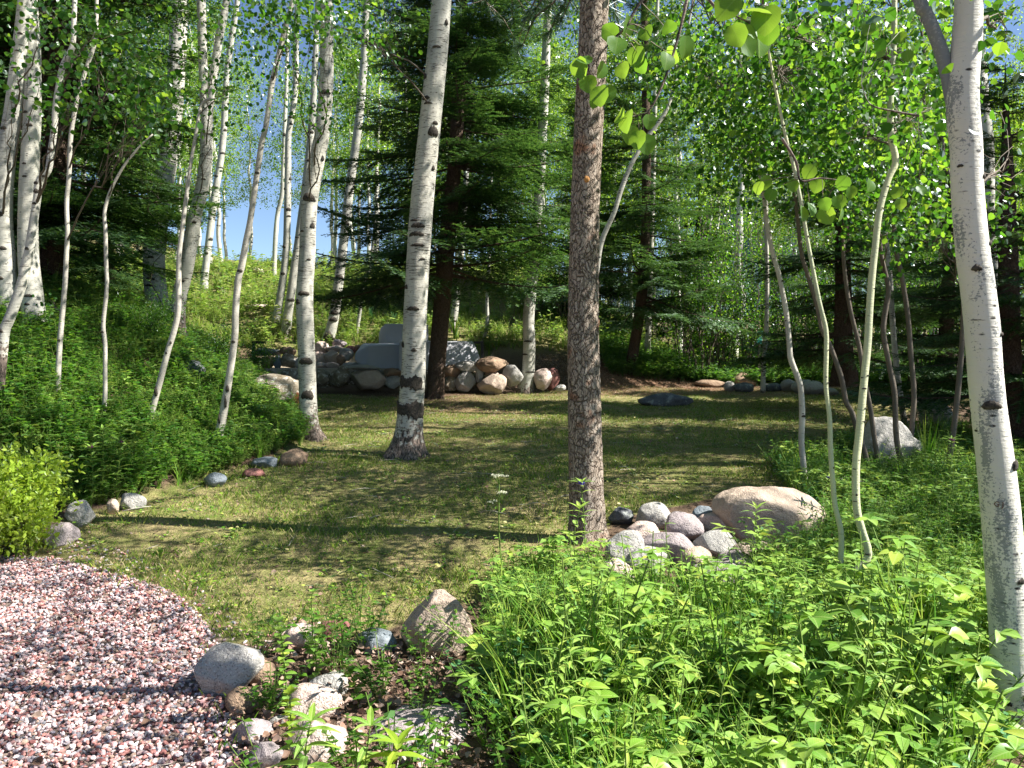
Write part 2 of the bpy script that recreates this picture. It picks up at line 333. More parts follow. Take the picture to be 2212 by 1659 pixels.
M['black_metal'] = plain('black painted metal', (.02, .02, .022), .5); M['teal'] = plain('teal sign face', (.02, .42, .42), .5); M['pale_cyan'] = plain('pale cyan sign face', (.35, .72, .68), .5)
M['dark_teal'] = plain('dark teal digit', (.01, .14, .12), .5); M['wood_post'] = plain('grey wood post', (.2, .17, .14), .8); M['lichen'] = plain('lichen disc', (.45, .5, .42), .9)
M['rot'] = plain('rotten red wood', (.24, .09, .04), .9); M['mountain'] = plain('distant mountain forest', (.07, .12, .12), .95)  # mountain: bluish tint of haze put into the forest colour
M['cut'] = plain('orange cut wood', (.45, .22, .07), .8); M['carve'] = plain('carved bark', (.12, .05, .03), .9)

# ------------------------------------------------------------------ leaf templates (local: x across, y length, z normal)
def tpl(v, groups): return (np.array(v, float), [(np.array(f, int), m) for f, m in groups])
ROUND = tpl([(0, 0, 0), (.34, .16, .05), (.5, .5, .09), (.28, .85, .04), (0, 1.02, -.04), (-.28, .85, .04), (-.5, .5, .09), (-.34, .16, .05), (0, .5, 0)],
            [([(0, 1, 2, 8), (8, 2, 3, 4), (0, 8, 6, 7), (8, 4, 5, 6)], 0)])
def heart(n=14):
    V = [(0, .5, 0)]; 
    for i in range(n):
        a = 2 * math.pi * i / n - math.pi / 2; x = .5 * math.cos(a); y = .5 + .5 * math.sin(a) + (.09 * max(0, math.sin(a)) ** 12) + (.04 if i == 0 else 0); V.append((x * (1.0 + .08 * (i % 2)), y, .22 * abs(x) - .25 * (y - .4) ** 2))
    return tpl(V, [([(0, 1 + i, 1 + (i + 1) % n) for i in range(n)], 0)])
HEART = heart(16)
ROUND_LO = tpl([(0, 0, 0), (.48, .3, .07), (.34, .85, .05), (0, 1.0, 0), (-.34, .85, .05), (-.48, .3, .07)], [([(0, 1, 2, 3), (0, 3, 4, 5)], 0)])
def pointed(wd=.5, curl=.25, seg=4, fold=.12, serr=0):
    V = []; n = seg + 1
    for i in range(n + 1):
        t = i / n; wv = wd * .5 * math.sin(math.pi * min(1, t ** .75 * 1.0)) ** .9 if 0 < t < 1 else 0
        z = -curl * t * t
        V += [(-wv, t, z + fold * wv * 2), (0, t, z), (wv, t, z + fold * wv * 2)]
    Fq = []
    for i in range(n):
        a = 3 * i
        Fq += [(a, a + 1, a + 4, a + 3), (a + 1, a + 2, a + 5, a + 4)]
    return tpl(V, [(Fq, 0)])
POINT = pointed(.52, .22); POINT_LO = tpl([(0, 0, 0), (.25, .4, .05), (0, 1, -.15), (-.25, .4, .05)], [([(0, 1, 2, 3)], 0)]); LANCE = pointed(.2, .5, 5, .2); LANCE_LO = tpl([(0, 0, 0), (.09, .4, .03), (0, 1, -.2), (-.09, .4, .03)], [([(0, 1, 2, 3)], 0)])
def merge_tpl(parts):
    V = []; G = []; n = 0
    for (v, gr), Mx, T, mat in parts:
        V.append(v @ np.asarray(Mx).T + T)
        for f, m in gr: G.append((f + n, m if mat is None else mat))
        n += len(v)
    byk = {}
    for f, m in G: byk.setdefault((f.shape[1], m), []).append(f)
    return (np.vstack(V), [(np.vstack(fs), m) for (k, m), fs in byk.items()])
def mb_tpl(mb):
    V = np.vstack(mb.V); byk = {}
    for f, m, _ in mb.F: byk.setdefault((f.shape[1], m), []).append(f)
    return (V, [(np.vstack(fs), m) for (k, m), fs in byk.items()], np.vstack(mb.U))
def rz_mats(ang, s_=1.0, tilt=None):
    c, s = np.cos(ang), np.sin(ang); z = np.zeros_like(c); o = np.ones_like(c)
    Mx = np.stack([np.stack([c, -s, z], -1), np.stack([s, c, z], -1), np.stack([z, z, o], -1)], -2)
    if tilt is not None:
        tx, ty = tilt; Tm = np.zeros_like(Mx); Tm[:, 0, 0] = Tm[:, 1, 1] = Tm[:, 2, 2] = 1; Tm[:, 0, 2] = tx; Tm[:, 1, 2] = ty
        Mx = np.einsum('mij,mjk->mik', Tm, Mx)
    return Mx * np.broadcast_to(np.asarray(s_), ang.shape)[:, None, None]

# ------------------------------------------------------------------ region polygons (photo pixels on the ground)
GRAVEL = [(-900, 1195), (0, 1205), (110, 1208), (240, 1240), (340, 1268), (400, 1300), (440, 1345), (470, 1395), (455, 1470), (490, 1540), (520, 1600), (560, 1720), (640, 2600), (-3000, 2600)]
BROAD = [(1050, 1430), (1062, 1370), (1080, 1290), (1150, 1240), (1260, 1235), (1340, 1270), (1420, 1300), (1560, 1310), (1700, 1270), (1760, 1250), (2000, 1250), (2300, 1230), (3200, 1250), (4200, 2600), (1330, 2600), (1190, 1800), (1120, 1640), (1050, 1530), (1045, 1470)]
RIGHTW = [(1720, 1085), (1660, 1000), (1760, 1010), (1850, 960), (1960, 900), (2212, 880), (3200, 880), (3200, 1300), (1700, 1290), (1590, 1250), (1730, 1200), (1790, 1120)]
LAWNP = [(-200, 1215), (110, 1208), (240, 1240), (340, 1268), (400, 1300), (440, 1345), (480, 1400), (600, 1380), (740, 1375), (880, 1345), (1010, 1300), (1200, 1240), (1330, 1120), (1550, 1075), (1740, 1060), (1850, 960), (1990, 880), (2300, 860), (2300, 838), (1500, 838), (1330, 832), (1200, 845), (900, 860), (640, 850), (630, 940), (600, 985), (520, 1010), (430, 1030), (300, 1065), (160, 1120), (80, 1170), (-200, 1180)]

# ------------------------------------------------------------------ ground sheet
def axis(a, b, c, n, dens):  # fine spacing near c
    t = np.linspace(-1, 1, n); s = np.sinh(t * dens) / np.sinh(dens)
    return np.where(s < 0, c + s * (c - a), c + s * (b - c))
gx = axis(-300, 300, 0, 441, 5.2); gy = axis(-60, 600, 9, 521, 4.6)
X, Yg = np.meshgrid(gx, gy); Z = H(X, Yg)
Z = np.where(Yg > 80, np.minimum(Z, Z), Z)
GV = np.stack([X, Yg, Z], -1).reshape(-1, 3); nx = len(gx)
ii = np.arange(len(gy) - 1)[:, None] * nx; jj = np.arange(nx - 1)[None]
gf = np.stack([ii + jj, ii + jj + 1, ii + nx + jj + 1, ii + nx + jj], -1).reshape(-1, 4)
g = MB(); g.add(GV, gf, 0, True); ground = g.build('ground', M['ground']); tag(ground, kind='structure')
gpx, gpy = proj(GV)
def attr(nm, val):
    a = ground.data.attributes.new(nm, 'FLOAT', 'POINT'); a.data.foreach_set('value', val.astype(np.float32))
vis = GV[:, 1] > 0.3
lawnm = inpoly(LAWNP, gpx, gpy) & vis
tt = np.interp(GV[:, 1], EY, EX) - GV[:, 0]
attr('lawn', lawnm * 1.0); attr('gravel', ((inpoly(GRAVEL, gpx, gpy) & vis) | ((GV[:, 1] < .3) & (GV[:, 0] < -.8))) * 1.0)
attr('hill', np.clip(sstep(20.5, 22, GV[:, 1]) * (1 - .5 * sstep(6, 9, GV[:, 0])), 0, 1))
attr('duff', sstep(17, 17.6, GV[:, 1]) * (1 - sstep(19.5, 21, GV[:, 1])) * sstep(1.0, 2.0, GV[:, 0]) * (1 - sstep(5, 8, GV[:, 0])) * 0.9 + .7 * np.exp(-((GV[:, 0] + 1.2) ** 2 + (GV[:, 1] - 15.5) ** 2) / 3.0))
attr('patio', ((GV[:, 0] > -6.9) & (GV[:, 0] < -.5) & (GV[:, 1] > 18.1) & (GV[:, 1] < 21.3)) * 1.0)
print('ground', time.time() - T0)

# ------------------------------------------------------------------ rocks
RB = 'rockery stones beside the pine'
def ico(sub):
    import bmesh
    bm = bmesh.new(); bmesh.ops.create_icosphere(bm, subdivisions=sub, radius=1); v = np.array([x.co[:] for x in bm.verts]); f = np.array([[y.index for y in x.verts] for x in bm.faces]); bm.free(); return v, f
ICO = {k: ico(k) for k in (1, 2, 3, 4, 5)}
def rock(px, py, wpx, hpx, mat, label, Y=None, angular=2, seed=None, name='boulder', dep=.85, sub=4, group=None, rot=0, rough=1.0):
    seed = seed if seed is not None else int(abs(px * 7 + py * 13)) % 9973
    r = np.random.default_rng(seed)
    if wpx < 120: wpx *= 1.14; hpx *= 1.12
    if group == RB and wpx < 150: wpx *= 1.12; hpx *= 1.12
    if Y is None: Y = hit(px, min(py + hpx * .42, 1900))[1] + wpx * .3 / F * hit(px, min(py + hpx * .42, 1900))[1] * dep
    c = at(px, py, Y); a = wpx / 2 / F * Y; b = hpx / 2 / F * Y; d = a * dep
    v, f = ICO[sub]; v = v.copy()
    off = r.uniform(-50, 50, 3)
    for i in range(len(v)):
        p = Vector(v[i] * .9 + off); q = Vector(v[i] * 2.6 + off); q2 = Vector(v[i] * 7 + off)
        v[i] *= 1 + .22 * mnoise.noise(p) + .09 * rough * mnoise.noise(q) + .035 * rough * mnoise.noise(q2)
    for k in range(int(angular) + 3):
        n = norm(r.normal(size=3)); dd = r.uniform(.62, .86); e = v @ n - dd; v -= np.maximum(e, 0)[:, None] * n * .93
    sq = 2.6 if not angular else 3.2
    ext = (v.max(0) - v.min(0)) / 2; ce = (v.max(0) + v.min(0)) / 2; v = (v - ce) / ext
    if rot:
        cr, sr = math.cos(rot), math.sin(rot); v = np.stack([v[:, 0] * cr - v[:, 2] * sr * b / a, v[:, 1], v[:, 0] * sr * a / b + v[:, 2] * cr], -1) * .9
    v = v * np.array([a, d, b]); az = r.uniform(-.5, .5)
    o = MB(); o.add(v + c, f, 0, True); ob = o.build(name, M[mat], None, origin=c); tag(ob, label, 'rock' if name == 'boulder' else 'stone', group)
    return ob
EB = 'edging stones along the planted bank'
rock(62, 1140, 48, 46, 'rock_grey', 'pale grey edging stone half hidden behind the yellow green bush', group=EB)
rock(132, 1156, 62, 50, 'rock_purple', 'purple grey edging boulder at the corner of gravel and lawn', angular=3, group=EB)
rock(174, 1112, 60, 56, 'rock_grey', 'upright pale grey edging stone behind the purple grey one', angular=4, group=EB)
rock(245, 1096, 22, 34, 'rock_tan', 'small tan edging stone half buried in the left bank weeds', group=EB)
rock(290, 1085, 48, 38, 'rock_grey', 'rounded grey edging stone in shade at the lawn edge', group=EB)
rock(465, 1038, 44, 32, 'rock_blue', 'pointed blue grey edging stone in shade', angular=4, group=EB)
rock(546, 1023, 44, 20, 'rock_red', 'flat reddish edging stone lying low in dry needles', group=EB)
rock(571, 1000, 50, 24, 'rock_blue', 'smooth blue white edging cobble beside the big brown one', group=EB)
rock(633, 991, 56, 38, 'rock_brown', 'large brown tan edging stone nearest the aspen with the black collar', angular=3, group=EB)
FB = 'boulders at the gravel corner'
rock(499, 1447, 148, 122, 'rock_grey', 'largest round grey boulder beside the pebbles', group=FB, sub=5, rough=.6)
rock(563, 1452, 64, 62, 'rock_brown', 'rust brown round stone against the largest grey boulder', group=FB)
rock(528, 1512, 68, 54, 'rock_brown', 'dark brown striped cobble below the rust brown stone', group=FB)
rock(652, 1383, 66, 58, 'rock_pink', 'pinkish stone behind the mint stems', group=FB)
rock(722, 1365, 70, 46, 'rock_red', 'faceted dark red stone at the lawn edge', angular=6, group=FB)
rock(812, 1388, 88, 50, 'rock_blue', 'dark blue grey stone between red stone and big tan rock', group=FB)
rock(690, 1437, 56, 38, 'rock_brown', 'shaded brown stone in the mint leaves', group=FB)
rock(706, 1479, 84, 46, 'rock_grey', 'smooth olive grey flat cobble above the white speckled one', group=FB, rough=.4)
rock(681, 1520, 108, 74, 'rock_pink', 'white pink speckled oval boulder in full sun', group=FB, rough=.4)
rock(545, 1586, 76, 58, 'rock_purple', 'rough purple grey stone surrounded by dead leaves', angular=4, group=FB)
rock(576, 1640, 70, 66, 'rock_purple', 'dark angular stone at the bottom edge', angular=5, group=FB)
rock(688, 1602, 112, 100, 'rock_pink', 'large pinkish boulder at the bottom behind green shoots', group=FB)
rock(600, 1560, 36, 26, 'rock_grey', 'small grey stone among dead leaves near the bottom', group=FB)
rock(944, 1350, 160, 158, 'rock_tan', 'big square tan grey rock overhung by the leafy plants', angular=2, sub=5, dep=.6, seed=12)
rock(905, 1590, 230, 84, 'rock_purple', 'long low rough rock sunk in leaf litter at the bottom', angular=5, sub=5, dep=1.1, rough=2)
RB = 'rockery stones beside the pine'
rock(1655, 1112, 235, 128, 'rock_tan', 'largest tan boulder on the lawn edge', sub=5, group=RB, rough=.7, angular=2)
rock(1474, 1141, 72, 58, 'rock_purple', 'purple grey round stone in the middle of the rockery', group=RB)
rock(1444, 1186, 104, 64, 'rock_purple', 'broad speckled purple stone low in the rockery', group=RB)
rock(1520, 1113, 40, 30, 'rock_blue', 'small blue grey cobble touching the largest tan boulder', group=RB)
rock(1545, 1136, 64, 46, 'rock_pink', 'round pink stone below the small blue cobble', group=RB)
rock(1548, 1180, 84, 52, 'rock_grey', 'pale grey stone below the round pink stone', group=RB)
rock(1556, 1236, 92, 44, 'rock_purple', 'rough shaded stone sunk in plants at the foot of the rockery', angular=3, group=RB)
rock(1414, 1117, 66, 52, 'rock_grey', 'grey stone at the back of the rockery right of the pine', group=RB)
rock(1351, 1186, 72, 66, 'rock_grey', 'domed grey stone standing at the foot of the pine', group=RB)
rock(1341, 1116, 44, 34, 'rock_dark', 'dark stone tucked against the right side of the pine', group=RB)
rock(1338, 1243, 54, 60, 'rock_pink', 'pink tan stone under the plants below the pine', group=RB)
rock(1500, 1206, 60, 42, 'rock_tan', 'small tan stone wedged between the purple and pale grey stones', group=RB)
rock(1392, 1158, 64, 52, 'rock_pink', 'pinkish stone between the domed grey stone and the broad speckled one', group=RB)
rock(1590, 1218, 66, 44, 'rock_purple', 'dark stone half hidden under the right of the rockery', group=RB)
rock(1395, 1215, 76, 56, 'rock_grey', 'grey stone low in the plants below the pinkish one', group=RB)
rock(1620, 1195, 70, 46, 'rock_tan', 'tan stone leaning under the left end of the largest boulder', group=RB)
rock(1913, 968, 110, 124, 'rock_grey', 'tall pale grey boulder behind the brown saplings', sub=5)
rock(1960, 985, 70, 80, 'rock_grey', 'grey boulder half behind the iris leaves')
rock(1848, 1056, 70, 48, 'rock_grey', 'low grey stone between the two pale saplings')
rock(1822, 1010, 70, 24, 'rock_grey', 'flat grey slab behind the greenish sapling')
rock(2026, 908, 62, 70, 'rock_grey', 'slanting grey rock in shade under the right spruce', angular=4)
rock(1436, 864, 104, 28, 'rock_dark', 'flat blue black slate lying alone on the lawn', angular=3, dep=.7)
lich = rock(1431, 853, 22, 6, 'lichen', 'round pale disc of lichen on the flat lawn slate', sub=2, name='lichen_disc', Y=hit(1436, 868)[1] + .02); lich['category'] = 'lichen'
FS = 'stones along the far lawn edge'
for q in [(1530, 829, 58, 16, 'rock_brown', 'brick shaped brown stone at the far lawn edge', 4), (1576, 836, 22, 22, 'rock_grey', 'small pale round stone at the far lawn edge', 0),
          (1606, 822, 52, 32, 'rock_brown', 'brown dome stone behind the far lawn edge', 0), (1606, 838, 40, 22, 'rock_dark', 'dark low stone in front of the brown dome stone', 0),
          (1668, 838, 44, 20, 'rock_dark', 'dark stone right of the thin grey far trunk', 0), (1705, 834, 34, 28, 'rock_grey', 'tilted grey stone left of the paired far stones', 3),
          (1745, 838, 60, 32, 'rock_grey', 'wide grey stone at the far edge behind the saplings', 2), (1790, 846, 36, 16, 'rock_grey', 'flat pale stone right of the wide grey one', 0),
          (1893, 852, 44, 16, 'rock_pink', 'flat pink stone at the far edge right of the greenish sapling', 0), (1975, 862, 36, 18, 'rock_grey', 'pale stone at the far right lawn corner', 0)]:
    rock(q[0], q[1], q[2], q[3], q[4], q[5], angular=q[6], sub=3, group=FS)
WS = 'stones of the dry stone wall'
for q in [(733, 817, 48, 38, 'rock_moss', 'dark mossy stone left in the wall front', 17.9, 0), (796, 820, 80, 42, 'rock_tan', 'long rounded tan stone in the middle of the wall front', 17.8, 0),
          (787, 794, 66, 13, 'rock_grey', 'thin flat cap stone above the long tan stone', 17.9, 3), (690, 815, 44, 34, 'rock_moss', 'shaded stone at the left end of the wall front', 17.95, 0),
          (742, 797, 24, 16, 'rock_moss', 'small olive stone beside the thin cap stone', 17.95, 0), (848, 804, 40, 18, 'rock_brown', 'brown cap stone left of the front aspen', 17.9, 3),
          (849, 826, 40, 28, 'rock_grey', 'layered grey stone left of the front aspen', 17.85, 4), (972, 803, 42, 30, 'rock_brown', 'dark brown stone right of the spruce trunk', 17.8, 0),
          (1009, 792, 50, 24, 'rock_grey', 'long olive grey cap stone in front of the concrete block', 17.8, 2), (1005, 826, 44, 44, 'rock_grey', 'pale grey shield shaped stone in the wall front', 17.7, 4),
          (974, 828, 38, 32, 'rock_moss', 'dark stone left of the pale shield shaped one', 17.75, 2), (1036, 806, 16, 38, 'rock_grey', 'narrow upright wedge stone in the wall front', 17.75, 3),
          (1063, 788, 68, 34, 'rock_brown', 'brown dome stone topping the right of the wall', 17.75, 2), (1062, 829, 62, 42, 'rock_tan', 'large tan trapezoid stone under the brown dome', 17.6, 5),
          (1108, 812, 44, 46, 'rock_grey', 'steep grey stone between the brown dome and the aspen', 17.8, 2), (1055, 808, 14, 9, 'rock_brown', 'tiny filler stone under the brown dome', 17.7, 0), (1070, 808, 14, 9, 'rock_tan', 'tiny tan filler stone under the brown dome', 17.7, 0),
          (1172, 820, 40, 46, 'rock_pink', 'sunlit pinkish stone right of the wall aspen', 17.9, 0), (1191, 819, 34, 48, 'rock_red', 'red brown stone at the right end of the wall', 18.1, 0), (1211, 838, 22, 14, 'rock_grey', 'small grey stone fallen at the right end of the wall', 17.8, 0), (1140, 835, 30, 20, 'rock_dark', 'dark stone at the foot of the wall aspen', 18.0, 0),
          (576, 760, 58, 17, 'rock_dark', 'long slate slab on the left pile', 19.6, 4), (622, 759, 36, 20, 'rock_brown', 'brown stone on the left pile beside the slab', 19.6, 0), (579, 782, 32, 25, 'rock_brown', 'round brown stone under the slate slab', 19.4, 0),
          (600, 782, 18, 30, 'rock_blue', 'narrow blue slate on edge in the left pile', 19.35, 3), (626, 779, 36, 31, 'rock_moss', 'round olive stone at the right of the left pile', 19.4, 0), (551, 782, 26, 20, 'rock_grey', 'grey stone next to the left path lamp', 19.4, 0),
          (645, 786, 20, 24, 'rock_grey', 'grey stone left of the aspen with the black collar', 19.4, 0),
          (695, 752, 32, 28, 'rock_pink', 'bright pink stone topping the sunlit pile', 19.9, 0), (696, 774, 32, 28, 'rock_pink', 'pink stone under the top of the sunlit pile', 19.7, 2), (718, 772, 34, 33, 'rock_tan', 'tan round stone in the sunlit pile', 19.6, 0),
          (736, 778, 24, 28, 'rock_brown', 'dark brown stone right of the tan round one', 19.6, 0), (722, 754, 36, 16, 'rock_pink', 'pale flat stone near the top of the sunlit pile', 19.8, 2), (749, 766, 30, 28, 'rock_grey', 'grey stone between pile and concrete seat', 19.7, 0),
          (734, 743, 30, 20, 'rock_purple', 'purple grey stone at the top right of the sunlit pile', 20.1, 0), (757, 755, 22, 16, 'rock_red', 'reddish stone behind the grey one near the seat', 20.0, 0), (693, 790, 30, 16, 'rock_pink', 'low pink stone at the foot of the sunlit pile', 19.4, 0),
          (715, 790, 34, 15, 'rock_pink', 'flat pink stone at the foot of the sunlit pile', 19.35, 0), (756, 789, 34, 13, 'rock_grey', 'flat grey stone left of the concrete seat', 19.2, 0), (776, 752, 24, 14, 'rock_brown', 'brown stone behind the left end of the seat', 20.2, 0), (676, 782, 26, 20, 'rock_tan', 'tan stone mostly behind the aspen with the black collar', 19.6, 0)]:
    rock(q[0], q[1], q[2] * .93, q[3] * .95, q[4], q[5], Y=q[6], angular=q[7] + 3, sub=4, group=WS, name='wall_stone')
# inner courses of the wall (hidden behind the visible stones)
for k, xx in enumerate(np.arange(-5.7, -.6, .42)):
    c = np.array([xx, 18.25, .93]); 
    px_, py_ = proj(c); rock(float(px_), float(py_), 48, 44, 'rock_moss', 'dark earth packed stone seen in gaps of the wall', Y=18.25 + .02 * (k % 3), sub=2, group=WS, name='wall_stone', seed=k + 5)
HS = 'rocks on the hillside'
for q in [(552, 590, 40, 20, 'rock_pink', 'pale pink rock just under the hill crest'), (479, 711, 26, 20, 'rock_pink', 'pinkish rock in the sunlit bank left of the long sapling'), (854, 655, 62, 30, 'rock_grey', 'dark grey boulder on the hill behind the front aspen'),
          (400, 797, 76, 34, 'rock_dark', 'dark rock in the shade of the left bank'), (805, 640, 40, 10, 'rock_pink', 'flat pale rock ledge on the hill'), (560, 662, 60, 10, 'rock_pink', 'flat pale rock breaking the hillside turf'), (1180, 645, 40, 22, 'rock_grey', 'grey rock among brush right of the spruce trunk')]:
    rock(q[0], q[1], q[2], q[3], q[4], q[5], sub=3, group=HS)
oc = rock(570, 842, 170, 70, 'rock_moss', 'pale lichened outcrop on the bank left of the black collared aspen', angular=3, sub=5, rough=2)
rock(622, 868, 56, 70, 'rot', 'crumbling red brown rotten stump on the outcrop edge', name='rotten_stump', angular=3, rot=-.5, rough=3)['category'] = 'stump'
print('rocks', time.time() - T0)

# ------------------------------------------------------------------ trunks
def trunk_path(pts, Y, dY=0.0, up=None, below=.3):
    """pts: base-first [(px,py,w)...] -> world points and radii; extended below ground and above the frame"""
    n = len(pts); P = []; r = []
    z0 = pts[0][1]
    for (px, py, w_) in pts:
        t = (z0 - py) / 900.0; y = Y + dY * t; P.append(at(px, py, y)); r.append(w_ / 2 / F * y)
    P = np.array(P); r = np.array(r)
    if up:
        d = norm(P[-1] - P[-2]); d = norm(d + np.array([0, 0, .6])); L = up
        for k in (1, 2, 3):
            P = np.vstack([P, P[-1] + d * L / 3]); r = np.append(r, r[-1] * (.62 if k < 3 else .3))
    P = np.vstack([P[0] + (P[0] - P[1]) / np.linalg.norm(P[0] - P[1]) * below, P]); r = np.append(r[0] * 1.05, r)
    k = 5; PP = crom(P, k); rr = np.interp(np.linspace(0, len(r) - 1, len(PP)), np.arange(len(r)), r)
    return PP, rr
def dense(PP, rr, step):
    s = np.concatenate([[0], np.cumsum(np.linalg.norm(np.diff(PP, axis=0), axis=1))]); n = max(8, int(s[-1] / step)); t = np.linspace(0, s[-1], n)
    return np.stack([np.interp(t, s, PP[:, i]) for i in range(3)], -1), np.interp(t, s, rr)
def bark_bump(base_z, flare=0.0, amp=.02, seed=0, lob=5, rough=0):
    r = np.random.default_rng(seed); ph = r.uniform(0, 6.28, 8)
    def f(P, th):
        z = P[:, 2:3] - base_z; t = th[None]
        b = 1 + amp * (np.sin(2 * t + z * 1.7 + ph[0]) + .7 * np.sin(3 * t - z * 3.1 + ph[1]) + .5 * np.sin(5 * z + ph[2] + t))
        b = b + flare * np.exp(-np.maximum(z, 0) / .13) * (1 + .55 * np.sin(lob * t + ph[3]) + .3 * np.sin((lob + 2) * t + ph[4]))
        if rough:
            q = np.stack(np.broadcast_arrays(np.cos(t) * 2.2, np.sin(t) * 2.2, z * 9), -1).reshape(-1, 3)
            nn = np.array([mnoise.noise(Vector(a * 1.6 + 3)) + .6 * mnoise.noise(Vector(a * 3.7)) for a in q]).reshape(len(P), -1)
            b = b + rough * nn
        return b
    return f
def scar(mb, PP, rr, z, ang, wd, ht, mat=1, brow=True, seed=0):
    """black eye-shaped branch scar hugging the trunk; ang measured from the camera-facing side"""
    i = int(np.argmin(abs(PP[:, 2] - z))); c = PP[i]; r = rr[i] * 1.035 + .003; rr_ = np.random.default_rng(seed + i)
    K = 15; th0 = -math.pi / 2 + ang; V = [];
    for j in range(K):
        t = -1 + 2 * j / (K - 1); half = wd / 2 / r; th = th0 + t * half; e = math.sqrt(max(0, 1 - t * t)); jit = rr_.uniform(.75, 1.25)
        zc = c[2] - (.25 * ht * t * t if brow else 0)
        cxy = c[:2] + (PP[min(i + 1, len(PP) - 1)] - PP[i])[:2] * 0
        for s_, rad in ((1, r * .97), (.6, r + .1 * ht * e), (0, r + .16 * ht * e), (-.6, r + .1 * ht * e), (-1, r * .97)):
            V.append((cxy[0] + math.cos(th) * rad, cxy[1] + math.sin(th) * rad, zc + s_ * ht / 2 * (e * jit + .04)))
    Fq = [(5 * j + k, 5 * j + k + 1, 5 * j + k + 6, 5 * j + k + 5) for j in range(K - 1) for k in range(4)]
    mb.add(V, np.array(Fq), mat, True)
def limb(mb, A, B, r0, r1, mat=0, arch=.12, seg=5, seed=0, n=8, jit=.05):
    r = np.random.default_rng(seed); L = np.linalg.norm(B - A); t = np.linspace(0, 1, n)[:, None]
    P = A * (1 - t) + B * t; P[:, 2] += arch * L * (np.sin(np.pi * t[:, 0])) ; w_ = r.normal(0, jit * L, (n, 3)) * np.sin(np.pi * t); w_ = (w_ + np.roll(w_, 1, 0)) / 2; w_[0] = w_[-1] = 0; P += w_
    tube(mb, P, r0 * (1 - t[:, 0]) + r1 * t[:, 0], seg, mat); return P
def leaves_at(mb, C, sig, per, size, tp, r, hang=.55, mat=0):
    n = len(C) * per; c = np.repeat(C, per, 0) + r.normal(0, 1, (n, 3)) * sig
    d = norm(r.normal(0, 1, (n, 3)) * .75 + np.array([0, 0, -hang])); nn = r.normal(0, 1, (n, 3)) + np.array([0, 0, .5])
    s_ = size * r.uniform(.65, 1.2, n); mb.rep(tp, frames(d, nn) * s_[:, None, None], c, mat)
def regions_crown(tmb, lmb, PP, rr, regions, seed, barkmat=0, leafmat_i=0):
    """regions: (cx,cy,rx,ry,Y0,Y1,clusters,per,size[,sigma])"""
    r = np.random.default_rng(seed)
    for q in regions:
        cx_, cy_, rx, ry, Y0, Y1, nc, per, size = q[:9]; sig = q[9] if len(q) > 9 else .13
        a = r.uniform(0, 6.283, nc); rad = np.sqrt(r.uniform(0, 1, nc)); Ys = r.uniform(Y0, Y1, nc)
        C = np.array([at(cx_ + rx * math.cos(a[i]) * rad[i], cy_ + ry * math.sin(a[i]) * rad[i], Ys[i]) for i in range(nc)])
        ctr = C.mean(0)
        dz = PP[:, 2] - (ctr[2] - .35 * np.linalg.norm((PP - ctr)[:, :2], axis=1)); i0 = int(np.argmin(abs(dz)))
        A = PP[i0]; mid = A * .25 + ctr * .75
        Lp = limb(tmb, A, mid, min(rr[i0] * .45, .013), .004, 2, .05, 6, seed + nc, 10, .03)
        for k in range(nc):
            j = r.integers(3, len(Lp)); limb(tmb, Lp[j], C[k], .003, .0012, 2, .06, 3, seed + k, 5, .05)
            nsub = 3
        leaves_at(lmb, C, sig, per, size, ROUND if size > .03 and Y0 < 8 else ROUND_LO, r)
